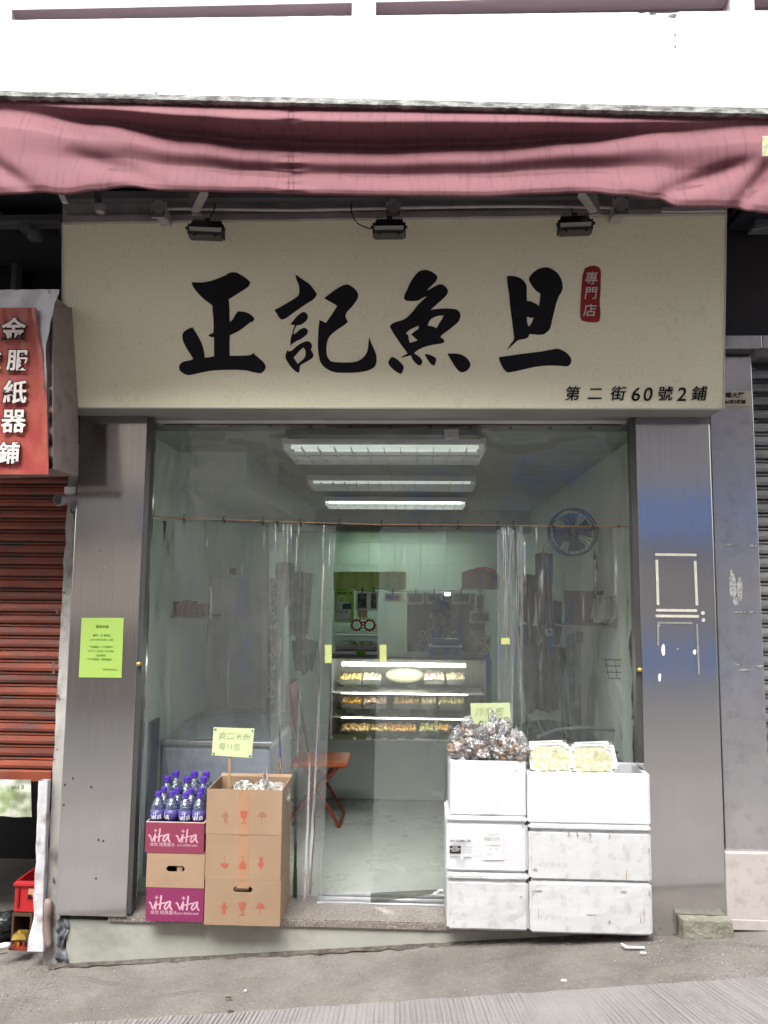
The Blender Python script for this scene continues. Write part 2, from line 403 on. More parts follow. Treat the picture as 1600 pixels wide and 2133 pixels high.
obj('panel_foot', bx(X(1519,1850,0), X(1640,1850,0), -.012, -.002, Z(1560,1936,0), Z(1560,1915,0), bev=.002), pinkb, bt)
# steel band and dark board above
bd = thing('steel_lintel', (X(1560,712,-.05), .0, 2.8), 'pinkish steel lintel band right of the signboard', 'lintel')
obj('lintel_panel', bx(X(1505,712,-.05), X(1588,712,-.05), -.05, .3, Z(1550,725,-.05), Z(1550,698,-.05), bev=.003), steel_old, bd)
obj('lintel_panel', bx(X(1589,712,-.05), X(1750,712,-.05), -.05, .3, Z(1550,725,-.05), Z(1550,698,-.05), bev=.003), steel_old, bd)
dk = thing('dark_fascia', (X(1560,600,.0), .1, 2.9), 'dark brown fascia board above the steel lintel', 'fascia')
obj('fascia_board', bx(X(1500,600,0), X(1800,600,0), .02, .1, Z(1550,699,0)+.004, 3.45), mat('dark_brown_board', (.022,.017,.018), r=.5), dk)
# ---- roller shutters --------------------------------------------
def shutter(name, label, x0, x1, z0, z1, Y, pitch, m, m2, root_loc, slots=False):
    t = thing(name, root_loc, label, 'shutter'); n = int((z1-z0)/pitch)
    proto = None
    for i in range(n):
        zb = z0+i*pitch
        if proto is None:
            bm = B(); prof = [(0,0),(-.016,.004),(-.02,pitch*.3),(-.016,pitch*.62),(-.004,pitch*.72),(-.014,pitch*.78),(-.014,pitch*.86),(0,pitch*.93)]
            a = [bm.verts.new((x0, Y+p[0], zb+p[1])) for p in prof]; b = [bm.verts.new((x1, Y+p[0], zb+p[1])) for p in prof]
            for k in range(len(prof)-1): bm.faces.new((a[k], b[k], b[k+1], a[k+1]))
            bmesh.ops.recalc_face_normals(bm, faces=bm.faces)
            for f in bm.faces:
                if f.normal.y > 0: f.normal_flip()
            for k in (4, 5): bm.faces.ensure_lookup_table(); bm.faces[k].material_index = 0
            proto = obj('slat', bm, m, t); base = proto.location.copy()
        else:
            c = proto.copy(); COL.objects.link(c); c.location = base+Vector((0,0,i*pitch))
        if slots:
            bm = B()
            for q in range(3):
                xx = x0+.06+q*.32; zz = zb+pitch*.36
                tube(bm, [(xx, Y-.022, zz), (xx+.24, Y-.022, zz)], .011, 8)
            for v in bm.verts: v.co.y = Y-.0165+(v.co.y-(Y-.022))*.25
            obj('slot', bm, black, t)
    obj('shutter_backing', bx(x0, x1, Y+.004, Y+.02, z0, z1), steel_dark, t)
    return t
redsh = mat('red_shutter_paint', (.24,.058,.030), r=.5, c2=(.15,.038,.026), scale=4, stretch=(1,1,5), dirt=(.07,.068,.065), dscale=4.5, damt=1, dstretch=(1.5,1,3.5), rand=.28, bump=.15, bscale=40)
shx1 = X(133, 1300, .12)
zb_, zt_ = Z(60, 1622, .12), Z(60, 985, .12)
rsh = shutter('red_roller_shutter', 'rusty red roller shutter with flaking paint, half raised at the left', -3.6, shx1, zb_+.05, zt_, .12, (zt_-zb_-.05)/25, redsh, None, (-2.4, .12, 1.0))
obj('bottom_rail', bx(-3.6, shx1-.01, .095, .15, zb_-.01, zb_+.045, bev=.006), mat('red_rail', (.30,.07,.03), r=.5, c2=(.2,.05,.03), scale=8, dirt=(.1,.09,.09), dscale=9, damt=.6), rsh)
gsh = mat('grey_shutter_paint', (.30,.295,.30), r=.5, m=.3, c2=(.22,.22,.22), scale=5, dirt=(.12,.11,.1), dscale=8, damt=.4, rand=.1)
shz0, shz1 = Z(1590,1460,.22), Z(1590,750,.22)
g2 = shutter('grey_roller_shutter', 'grey slatted roller shutter with air slots at the right edge', X(1566,1000,.22), 3.6, -.2, shz1, .22, (shz1-shz0)/25, gsh, None, (2.6,.22,0), slots=False)
bm = B()
for k in range(5):
    zz = shz1-.045-k*(shz1-shz0)/25*1.0; xx = X(1577, 800, .2)
    bb = B(); tube(bb, [(xx, .2, zz), (xx+.3, .2, zz)], .011, 8)
    for v in bb.verts: v.co.y = .2-.0005+(v.co.y-.2)*.2
    obj('air_slot', bb, black, g2)
# ---- left neighbour: plaster pier, post, dark room ----------------
plas = concrete('dirty_plaster', (.46,.45,.42), c2=(.33,.32,.30), scale=5, bump=.6, bscale=20, dirt=(.10,.09,.085), dscale=14, damt=.85, dstretch=(1.2,1,.6))
pr = thing('plaster_pier', (X(110,1600,.08), .1, -.3), 'grimy plaster pier squeezed between red shutter and steel pillar', 'pier')
bm = B()
def pier(u, v):
    y = 1000+985*v; xa = 140-38*((y-1000)/640) if y < 1640 else 100-6*(y-1640)/330
    w = 34 + 4*noise.noise(Vector((v*20, u*3, 0)))
    p = P(xa + w*u, y, .06); p.y += .008*noise.noise(Vector((u*4, v*40, 0))); return p
xa, xb = X(121,1400,.06), LX0-.002
def pier2(u, v):
    z = -.32+2.35*v + .35*v; a = 2
    x = xa+(xb-xa)*u + (.006*noise.noise(Vector((v*30, 7, 0))) if u < .1 else 0); return Vector((x, .06+.006*noise.noise(Vector((u*3, v*30, 0))), z))
grid(bm, pier2, 6, 90); obj('pier_face', bm, plas, pr, smooth=True)
obj('pier_core', bx(xa+.004, xb, .075, .5, -.35, 2.3), plas, pr)
po = thing('white_post', (X(84,1900,-.0), 0, -.2), 'chipped white painted post standing left of the steel pillar', 'post')
bm = B(); p0 = P(74, 1968, .0); pt = P(87, 1628, .0)
def post(u, v):
    a = 2*math.pi*u; c = p0.lerp(pt, v); hw = .022 + (.016*(1-v*5)**2 if v < .2 else 0)
    sx = max(-1, min(1, 1.45*math.cos(a))); sy = max(-1, min(1, 1.45*math.sin(a)))
    n = .0035*noise.noise(Vector((sx, sy, v*9))); return Vector((c.x+sx*(hw+n), c.y+.03+sy*(hw*.8+n), c.z-.03*(v == 0)))
grid(bm, post, 24, 60)
obj('post_shaft', bm, concrete('chipped_white_post', (.60,.60,.63), c2=(.50,.49,.50), scale=7, bump=.8, bscale=25, dirt=(.18,.13,.10), dscale=11, damt=.95), po, smooth=True)
pp = thing('drain_pipe', (X(97,1900,.04), .05, -.25), 'short pinkish brown waste pipe behind the white post', 'pipe')
bm = B(); tube(bm, [P(99, 1872, .03), P(100, 1880, .03), P(100, 1905, .03), P(99, 1908,.03), P(98, 1930, .03), P(101, 1962, .03), P(101,1975,.03)], [.012,.021,.022,.019,.019,.018,.018], 12)
obj('pipe_body', bm, mat('pipe_brown', (.30,.22,.20), r=.5), pp, smooth=True)
# dark room behind left shutter
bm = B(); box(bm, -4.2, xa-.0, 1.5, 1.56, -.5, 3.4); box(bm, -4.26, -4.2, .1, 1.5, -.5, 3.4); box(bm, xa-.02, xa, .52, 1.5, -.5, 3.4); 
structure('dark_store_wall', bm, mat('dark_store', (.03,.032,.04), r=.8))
bm = B(); box(bm, -4.2, -1.7, .9, 1.5, gz(-2,.5)-.1, gz(-2,.5)+.002); structure('store_floor', bm, pave)
structure('recess_shade_plate', bx(-4.2, X(131,560,.1), -.16, .449, 3.455, 3.485), navy)  # added dark plate, stands for shade over the lit wall undersides
structure('recess_shade_plate_right', bx(X(1515,500,0), 4.2, -.16, .449, 3.455, 3.485), navy)  # same added plate, painting in the shade at the right end
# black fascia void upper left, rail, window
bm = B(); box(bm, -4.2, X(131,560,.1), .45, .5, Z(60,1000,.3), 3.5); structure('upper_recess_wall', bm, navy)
rl = thing('metal_rail', (X(60,458,-.2), -.2, Z(60,458,-.2)), 'grey metal awning rail left of the signboard with two clamps', 'rail')
obj('rail_bar', bx(-3.6, X(129,455,-.2), -.2, -.16, Z(60,461,-.2), Z(60,447,-.2)), mat('rail_metal', (.13,.13,.14), r=.4, m=.4), rl)
obj('rail_lip', bx(-3.6, X(129,455,-.2), -.215, -.16, Z(60,469,-.2), Z(60,462,-.2)), mat('rail_lip_metal', (.2,.2,.21), r=.4, m=.4), rl)
obj('clamp', bx(X(42,470,-.3), X(63,470,-.3), -.3, -.17, Z(60,480,-.3), Z(60,462,-.3), bev=.004), galv_d, rl)
obj('clamp_block', bx(X(56,490,-.34), X(75,490,-.34), -.34, -.3, Z(60,497,-.34), Z(60,476,-.34), bev=.006), galv_d, rl)
wf = thing('dark_window', (X(10,570,.35), .35, 2.8), 'small window with a grey frame in the dark recess above the banner', 'window')
bm = B(); wx = X(41,560,.35); wz = Z(20,522,.35); box(bm, wx-.03, wx, .32, .38, wz-.6, wz); box(bm, -3.2, wx-.03, .32, .38, wz-.028, wz); obj('frame', bm, mat('window_grey', (.09,.09,.095), r=.5), wf)
obj('pane', bx(-3.2, wx-.032, .36, .37, wz-.6, wz-.03), mat('dark_glass', (.02,.02,.03), r=.15), wf)
# ---- interior shell --------------------------------------------------
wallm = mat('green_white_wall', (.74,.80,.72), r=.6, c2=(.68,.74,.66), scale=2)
IX0, IX1, IYB, CZ = LX1-.12, RX0+.12, 5.3, 2.5
floorm = mat('shop_floor', (.42,.45,.41), r=.3, c2=(.36,.39,.36), scale=2.5, dirt=(.12,.13,.12), dscale=9, damt=.4, rvar=.08)
structure('shop_floor', bx(IX0, IX1, .31, IYB, -.1, .12), floorm)
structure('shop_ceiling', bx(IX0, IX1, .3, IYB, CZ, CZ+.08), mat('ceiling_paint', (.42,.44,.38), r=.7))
structure('shop_wall_left', bx(IX0-.06, IX0, .3, IYB, -.1, CZ+.08), wallm)
structure('shop_wall_right', bx(IX1, IX1+.06, .3, IYB, -.1, CZ+.08), wallm)
structure('shop_wall_back', bx(IX0, IX1, IYB, IYB+.06, -.1, CZ+.08), mat('mint_wall', (.60,.74,.63), r=.55, c2=(.55,.69,.58), scale=2))
_bw = [o for o in COL.objects if o.name == 'shop_wall_back'][0]; _tp = None
_tm = mat('mint_tile', (.60,.74,.63), r=.25, c2=(.57,.71,.60), scale=3, rand=.05)
for a_i in range(10):
    for b_i in range(9):
        tx, tz_ = IX0+.01+a_i*.303, .13+b_i*.263
        if tx+.3 > IX1: continue
        if _tp is None: _tp = obj('wall_tile', bx(tx, tx+.3, IYB-.008, IYB-.0005, tz_, tz_+.26, bev=.0015, seg=1), _tm, _bw); _t0 = (tx, tz_); _tl = _tp.location.copy()
        else: _c = _tp.copy(); COL.objects.link(_c); _c.location = _tl+Vector((tx-_t0[0], 0, tz_-_t0[1]))
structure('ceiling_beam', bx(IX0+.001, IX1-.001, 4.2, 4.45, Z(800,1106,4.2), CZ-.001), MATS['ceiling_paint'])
structure('side_ceiling_beam', bx(IX0+.001, IX0+.42, .9, 4.19, CZ-.22, CZ-.001), wallm)
# building mass (slab ends) so nothing leaks
bm = B(); box(bm, -9, 9, .5, .58, 3.5, 3.6); structure('upper_floor_slab', bm, white_p)
structure('facade_wall_left', bx(-9, -4.27, .1, .5, -1, 3.5), plas)
structure('facade_wall_right', bx(3.62, 9, .1, .5, -1, 3.5), plas)
# header above the shop opening (hidden behind the signboard)
structure('shop_lintel', bx(LX0, RX1, .0, .3, ZT+.022, 3.5), mat('lintel_grey', (.35,.35,.34), r=.7))
bm = B(); box(bm, LX1, RX0, .15, .19, Z(800,881,.17), ZT+.02); structure('opening_head', bm, white_p)
# ---- canopy slab with white parapet ---------------------------------
PY = -.85
zpb = (Z(0,200,PY)+Z(1600,236,PY))/2; 
bm = B()
para = mat('white_parapet_paint', (.93,.93,.93), r=.7, c2=(.88,.88,.88), scale=2, bump=.1, bscale=12)
grime = mat('parapet_grime', (.30,.31,.29), r=.9, c2=(.08,.08,.075), scale=14, stretch=(1,1,3), contrast=(.4,.6), bump=.8, bscale=40)
def pedge(x): 
    return None
N = 300
bm = B(); bt_, tp_ = [], []
xpl, xpr = -300, 1900
def bot(px): return P(px, 197+40*px/1600, PY)
def top(px): return P(px, 42-20*px/1600, PY)
pts_f = []
for i in range(N+1):
    px = xpl+(xpr-xpl)*i/N; jag = 1.6*noise.noise(Vector((px*.05, 0, 0)))+1.2*noise.noise(Vector((px*.2, 3, 0)))
    b_, t_ = P(px, 191+36*px/1600+jag, PY), top(px); t_.z += .002*noise.noise(Vector((px*.03, 1, 0)))
    if 1330 < px < 1410: t_.z -= .010*max(0, noise.noise(Vector((px*.15, 9, 0)))+.5)
    pts_f.append((b_, t_))
fv = [[bm.verts.new(p) for p in (b_, b_.lerp(t_, .5), t_, t_+Vector((0,.12,.0)), t_+Vector((0,.12,-.2)))] for b_, t_ in pts_f]
for i in range(N):
    for k in range(4): bm.faces.new((fv[i][k], fv[i+1][k], fv[i+1][k+1], fv[i][k+1]))
cp = thing('canopy', (0, -.5, 3.5), 'concrete canopy with bright white painted parapet above the awning', 'canopy')
obj('parapet', bm, para, cp)
bm = B(); N2 = 420; vs = []
for i in range(N2+1):
    px = xpl+(xpr-xpl)*i/N2; jag = 2.2*noise.noise(Vector((px*.06, 0, 4)))+1.6*noise.noise(Vector((px*.31, 3, 0)))
    a = P(px, 190+36*px/1600, PY+.006); c = P(px, 203+38*px/1600+jag, PY-.004); m_ = P(px, 199+38*px/1600+jag*.5, PY-.01)
    vs.append([bm.verts.new(p) for p in (a, a+Vector((0,-.010,-.004)), m_, c, c+Vector((0,.2,0)))])
for i in range(N2):
    for k in range(4): bm.faces.new((vs[i][k], vs[i+1][k], vs[i+1][k+1], vs[i][k+1]))
obj('drip_edge', bm, grime, cp)
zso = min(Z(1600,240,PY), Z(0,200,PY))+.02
bm = B(); box(bm, -5, 5, PY+.13, .5, zso+.05, zso+.15); obj('slab', bm, mat('shaded_soffit', (.025,.024,.032), r=.8), cp)  # near-black colour paints in the shade under the canopy
st = mat('parapet_stain', (.62,.62,.63), r=.8, c2=(.8,.8,.8), scale=18, contrast=(.4,.6))
for i, (px, py, w, h, m) in enumerate(((1380,62,.04,.10,st),(1407,72,.006,.012,grime),(1407,97,.007,.014,grime),(1405,85,.003,.06,grime),(1360,28,.03,.01,grime),(1402,33,.035,.018,grime),(325,195,.01,.022,grime),(1385,95,.03,.06,st))):
    blob(cp, 'stain', px, py, PY-.0005*(1+(m == grime)), w, h, m, i+80, .0004)
# ---- upper wall with recessed panels ----------------------------------
UW = -.05
pinkw = mat('pale_pink_wall', (.62,.53,.56), r=.7, c2=(.56,.48,.51), scale=2)
mauve = mat('shaded_recess', (.36,.28,.30), r=.7, c2=(.31,.24,.26), scale=3)  # shade of the recess put into the panel colour, darker than the wall
uw = thing('upper_wall', (0, 0, 3.6), 'pale pink upper wall with long recessed panels painted mauve for shade above the canopy', 'wall')
zr1, zr2 = Z(25,14,UW), Z(735,5,UW)
xp = [(-900,-300),(25,735),(783,1525),(1572,2300)]
zr = (zr1+Z(1500,-4,UW))/2
cols = [X(a, 20, UW) for a in (-300,25,733,783,1522,1572,2300)]
for a, b in ((cols[0]+.0,cols[1]),(cols[2],cols[3]),(cols[4],cols[5])): obj('wall_pier', bx(a, b, UW, .4, 3.5, zr), pinkw, uw)
obj('wall_band', bx(-6, 6, UW, .4, zr, zr+.7), pinkw, uw)
for a, b in ((cols[1],cols[2]),(cols[3],cols[4]),(cols[5],cols[6])): obj('recessed_panel', bx(a, b, UW+.09, .4, 3.5, zr), mauve, uw)
# upper storeys of this building (overhead, out of frame) - closes the canyon as the street does
bm = B(); box(bm, -14, 14, .0, .4, zr+.7, 13)
ub = thing('upper_storeys', (0, .2, 5), 'plain pale upper storeys of the building above the shop', 'building')
obj('wall', bm, pinkw, ub)
for fl in range(3):
    for k in range(-4, 5):
        f = obj('window', bx(k*2.4-.7, k*2.4+.7, -.05, -.004, 6+fl*2.8, 7.3+fl*2.8), alu, ub)
        obj('pane', bx(k*2.4-.64, k*2.4+.64, -.06, -.052, 6.06+fl*2.8, 7.24+fl*2.8), MATS['dark_glass'], f)
# ---- buildings across the street (behind the camera; seen in the steel) --------
def across(name, label, x0, x1, h, col, col2):
    t = thing(name, ((x0+x1)/2, -9, 0), label, 'building'); m = mat(name+'_render', col, r=.8, c2=col2, scale=1.2)
    obj('wall', bx(x0, x1-.02, -10.4, -9, -1, h), m, t)
    k = 0; x = x0+.5
    while x+1.3 < x1:
        for fl in range(int((h-4)/3)):
            f = obj('window', bx(x, x+1.2, -9, -8.95, 4.4+fl*3, 5.7+fl*3), alu, f0) if False else obj('window', bx(x, x+1.2, -9, -8.95, 4.4+fl*3, 5.7+fl*3), alu, t)
            obj('pane', bx(x+.06, x+1.14, -8.949, -8.94, 4.46+fl*3, 5.64+fl*3), MATS['dark_glass'], f)
        x += 2.2
    return t
b1 = across('tan_building', 'tan rendered building across the street from the shop', -16, -1.5, 10, (.47,.42,.355), (.40,.36,.30))
b2 = across('grey_building', 'grey rendered building across the street with a blue shop sign', -1.5, 16, 11, (.34,.34,.34), (.27,.27,.27))
blue_m = mat('blue_sign_paint', (.11,.25,.62), r=.5)
obj('shop_sign', bx(1.4, 12, -9, -8.7, 2.5, 3.3), blue_m, b2)
obj('shop_front', bx(1.4, 12, -9, -8.9, -.3, 2.2), mat('grey_shop', (.26,.25,.245), r=.6), b2)
obj('blue_base', bx(1.4, 12, -8.9, -8.7, -.3, .95), blue_m, b2)
obj('shop_sign', bx(-8.5, -2.6, -9, -8.8, 2.6, 3.4), mat('dark_blue_sign', (.16,.17,.18), r=.5), b1)
obj('shop_front', bx(-8.5, -2.6, -9, -8.9, -.3, 1.1), mat('brown_shop', (.13,.10,.09), r=.5), b1)

# ================================================================== AWNING
fab = mat('rose_awning_fabric', (.205,.078,.092), r=.8, c2=(.165,.063,.076), scale=3, stretch=(1,1,1), bump=.12, bscale=160, dirt=(.06,.03,.038), dscale=11, damt=.5, dstretch=(5.5,1,.25), contrast=(.3,.7))
Tt = [(-300,200),(0,209),(800,228),(1600,247),(1900,255)]
Bt = [(-300,408),(0,402),(90,398),(130,402),(200,394),(262,386),(340,394),(500,397),(700,403),(800,405),(1000,407),(1130,401),(1220,398),(1300,404),(1370,412),(1415,428),(1530,429),(1565,437),(1600,441),(1900,440)]
Rt = [(-300,205),(0,232),(200,266),(400,300),(520,315),(640,321),(800,324),(1000,317),(1200,302),(1400,282),(1600,262),(1900,256)]
creases = [((150,322),(355,388),18,.022),((-40,322),(70,398),16,.03),((470,352),(720,396),14,.008),((1370,408),(1570,335),17,.035),((1530,440),(1625,320),16,.04),((1180,372),(1330,398),12,.006),((250,292),(60,262),10,.006)]
def seg_d(px, py, a, b):
    ax, ay = a; bx_, by = b; dx, dy = bx_-ax, by-ay; t = max(0, min(1, ((px-ax)*dx+(py-ay)*dy)/(dx*dx+dy*dy)))
    return math.hypot(px-ax-dx*t, py-ay-dy*t), t
def slope(px, f, r):       # f: px from top; band r: ridge position (0..1 of each half)
    return 0
NU, NV = 420, 90
cols_ = []
bm = B()
for i in range(NU+1):
    px = -300+2200*i/NU; T, Bb, R = interp(Tt, px), interp(Bt, px), interp(Rt, px)
    Bb += 1.2*noise.noise(Vector((px*.03, 2, 0))); y = PY+.02; col = []; py_prev = T
    amp = min(1, (R-T)/70)
    wob = noise.noise(Vector((px*.004, 0, 0)))
    for j in range(NV+1):
        py = T+(Bb-T)*j/NV; dz = (py-py_prev)*.00178; py_prev = py
        if py < R:
            t = (py-T)/max(1, R-T); s = (-.55 if t < .2 else (-.1 if t < .34 else (.85 if t < .82 else (-.9)))) * amp - .12
            if t >= .2 and t < .34: s = (-.55+(t-.2)/.14*1.2)*amp
            if .74 < t < .9: s = (.75-(t-.74)/.16*1.9)*amp
        else:
            q = (py-R)/max(1, Bb-R); s = -1.0+q*5 if q < .24 else (.2+.35*math.sin((q-.24)/.26*math.pi) if q < .5 else (-.15-.55*math.sin((q-.5)/.4*math.pi) if q < .92 else .25))
            if px < 500: k = max(0, px)/500; s = s*k+(1-k)*(-.55 if q < .2 else (-.12 if q < .93 else .2))
            if px > 1250: k = 1-min(1, (px-1250)/400); s = s*k+(1-k)*(-.5 if q < .2 else (-.15 if q < .93 else .2))
        y += s*dz*((2.2 if s > 0 else 1.8) if py < R else 1.25)
        yy = y
        for a, b, w, dp in creases:
            d, t = seg_d(px, py, a, b); yy += dp*math.exp(-(d/w)**2)*math.sin(math.pi*min(1, .12+t*.8))
        yy += .005*noise.noise(Vector((px*.005, py*.012, 0)))+.0012*noise.noise(Vector((px*.02, py*.03, 2)))
        sd = abs(px-(607+ (py-300)*.01)); 
        if sd < 70: yy += .005*math.exp(-(sd/26)**2)*math.sin(py*.33)+ .004*math.exp(-(sd/6)**2)
        col.append(bm.verts.new(P(px, py, yy)))
    last = col[-1].co.copy()
    for k, (dy, dz) in enumerate(((.006,-.004),(.014,.0),(.024,.03),(.03,.10))): col.append(bm.verts.new(last+Vector((0,dy,dz))))
    cols_.append(col)
for i in range(NU):
    for j in range(len(cols_[0])-1): bm.faces.new((cols_[i][j], cols_[i][j+1], cols_[i+1][j+1], cols_[i+1][j]))
bmesh.ops.recalc_face_normals(bm, faces=bm.faces)
aw = thing('awning', (0, -.9, 3.2), 'faded rose fabric awning sagging in long folds below the white parapet', 'awning')
obj('fabric', bm, fab, aw, smooth=True)
# stitched seam
bm = B()
for off in (-5, 5):
    for j in range(0, 26):
        py = 232+j*6.4; c = P(607+off+(py-300)*.01, py, PY-.035 if 250 < py < 395 else PY-.02)
        # stitch sits on cloth: find nearest cloth vertex column
        ci = min(range(NU+1), key=lambda q: abs((-300+2200*q/NU)-(607+off))); T = interp(Tt, 607); Bb = interp(Bt, 607)
        jj = int(max(0, min(NV, (py-T)/(Bb-T)*NV))); y0 = cols_pts[ci][jj] if False else None
cpx = lambda q: -300+2200*q/NU
obj_aw = [o for o in COL.objects if o.parent == aw][0]
ci = min(range(NU+1), key=lambda q: abs(cpx(q)-607))
bmv = obj_aw.data.vertices; nrow = NV+1+4
for off in (-1, 1):
    for j in range(3, NV-2, 4):
        a = bmv[(ci+off)*nrow+j].co+aw.location; b = bmv[(ci+off)*nrow+j+2].co+aw.location
        tube(bm, [a+Vector((0,-.003,0)), b+Vector((0,-.003,0))], .0012, 5)
so_ = obj('stitching', bm, mat('dark_thread', (.12,.03,.04), r=.8), aw); so_['kind'] = 'stuff'
bm = B(); grid(bm, lambda u, v: P(1588+14*u, 283+42*v, PY-.075-.01*u), 4, 4)
obj('patch', bm, mat('tag_patch', (.28,.30,.22), r=.7, c2=(.5,.45,.2), scale=40, contrast=(.45,.55)), aw)
bm = B(); tube(bm, [P(-300,203,PY+.02), P(0,208,PY+.02), P(800,229,PY+.02), P(1600,248,PY+.02), P(1900,256,PY+.02)], .010, 8)
obj('top_rope', bm, mat('dark_red_rope', (.10,.03,.04), r=.8), aw)

# ================================================================== SIGNBOARD
n0 = P(800, 849, -.17); tz = Vector((0, -.11, .885)).normalized(); sx = Vector((1,0,0)); sn = sx.cross(tz).normalized()  # sn points to +? 
if sn.y > 0: sn = -sn
def SP(px, py, off=0.): return PP(px, py, n0 + sn*off, sn)
sg = thing('shop_signboard', tuple(P(820, 849, -.1)), 'long cream signboard with four large black brush characters and a red seal', 'signboard')
c4 = [SP(131,849), SP(1507,852), SP(1513,431), SP(130,465)]
# pattern material for the sign sheet
def sign_material():
    M = bpy.data.materials.new('cream_sign_sheet'); M.use_nodes = True; t = M.node_tree; b = t.nodes['Principled BSDF']; L = t.links.new
    tc = nn(t, 'ShaderNodeTexCoord'); mp = nn(t, 'ShaderNodeMapping'); mp.inputs['Scale'].default_value = (11, .01, 11); L(tc.outputs['Object'], mp.inputs[0])
    v = nn(t, 'ShaderNodeTexVoronoi'); v.inputs['Scale'].default_value = 1.; v.inputs['Randomness'].default_value = .8; L(mp.outputs[0], v.inputs['Vector'])
    s = nn(t, 'ShaderNodeMath', operation='MULTIPLY'); s.inputs[1].default_value = 30; L(v.outputs['Distance'], s.inputs[0])
    w = nn(t, 'ShaderNodeMath', operation='SINE'); L(s.outputs[0], w.inputs[0])
    g = nn(t, 'ShaderNodeMapRange'); g.inputs[1].default_value = .72; g.inputs[2].default_value = .95; g.inputs[4].default_value = .22; L(w.outputs[0], g.inputs[0])
    n = nn(t, 'ShaderNodeTexNoise'); n.inputs['Scale'].default_value = 9; L(tc.outputs['Object'], n.inputs['Vector'])
    gm = nn(t, 'ShaderNodeMapRange'); gm.inputs[1].default_value = .4; gm.inputs[2].default_value = .55; L(n.outputs['Fac'], gm.inputs[0])
    mm = nn(t, 'ShaderNodeMath', operation='MULTIPLY'); L(g.outputs[0], mm.inputs[0]); L(gm.outputs[0], mm.inputs[1])
    mx = nn(t, 'ShaderNodeMix', data_type='RGBA'); mx.inputs[6].default_value = (.87,.83,.62,1); mx.inputs[7].default_value = (.58,.55,.36,1)
    L(mm.outputs[0], mx.inputs[0]); L(mx.outputs[2], b.inputs['Base Color']); b.inputs['Roughness'].default_value = .30
    return M
sheet = sign_material()
bm = B(); fvs = [bm.verts.new(p) for p in c4]; bm.faces.new(fvs); obj('sign_sheet', bm, sheet, sg)
bm = B(); back = [Vector((c.x, y, c.z)) for c, y in zip(c4, (.0,.0,-.08,-.08))]
fr = [c - sn*.002 for c in c4]
a = [bm.verts.new(p) for p in fr]; b = [bm.verts.new(p) for p in back]
for i in range(4): bm.faces.new((a[i], b[i], b[(i+1)%4], a[(i+1)%4]))
bm.faces.new(b); obj('box_frame', bm, mat('sign_underside', (.30,.30,.27), r=.55, c2=(.26,.25,.23), scale=3), sg)
bm = B()
for i, j in ((0,1),(1,2),(3,0)): tube(bm, [c4[i]+sn*.001, c4[j]+sn*.001], .0035, 6)
obj('edge_trim', bm, mat('sign_trim', (.55,.56,.5), r=.4), sg)
def to_sign(bm_, off): return bm_
def glyph(name, polys, ox, oy, sc, m, parent, off=.0015, thick=.001, sm=True):
    P2 = []
    for p in polys:
        q = smooth_poly(p) if sm else p
        q2 = []
        for (x, y) in q:
            w = SP(ox + x/sc, oy + y/sc, off) - n0; q2.append((w.dot(sx), w.dot(tz)))
        P2.append(q2)
    bm = poly2d(P2, thick); place(bm, n0 + sn*off, sx, tz); return obj(name, bm, m, parent)
Z1 = [[(198,158),(225,160),(270,160),(320,153),(370,137),(430,113),(455,97),(485,90),(510,93),(530,103),(580,135),(600,155),(603,166),(590,190),(560,212),(500,250),(455,278),(458,310),(460,350),(460,400),(463,436),(480,420),(495,395),(510,372),(520,362),(545,363),(580,370),(612,388),(628,403),(633,415),(622,432),(600,440),(570,465),(520,500),(463,528),(461,580),(461,640),(462,670),(520,670),(580,668),(608,664),(627,650),(640,665),(670,690),(697,715),(710,738),(710,755),(700,775),(680,790),(655,790),(620,783),(580,773),(520,768),(450,768),(380,770),(320,776),(250,790),(185,804),(150,798),(125,782),(112,765),(110,745),(120,725),(145,710),(180,703),(208,693),(195,668),(170,630),(145,585),(134,550),(135,520),(148,500),(175,483),(203,472),(215,490),(240,530),(265,580),(282,635),(288,683),(320,680),(353,674),(353,620),(353,570),(352,540),(330,540),(313,530),(325,520),(348,510),(350,470),(348,410),(342,350),(340,322),(320,305),(290,283),(255,250),(225,215),(205,185)]]
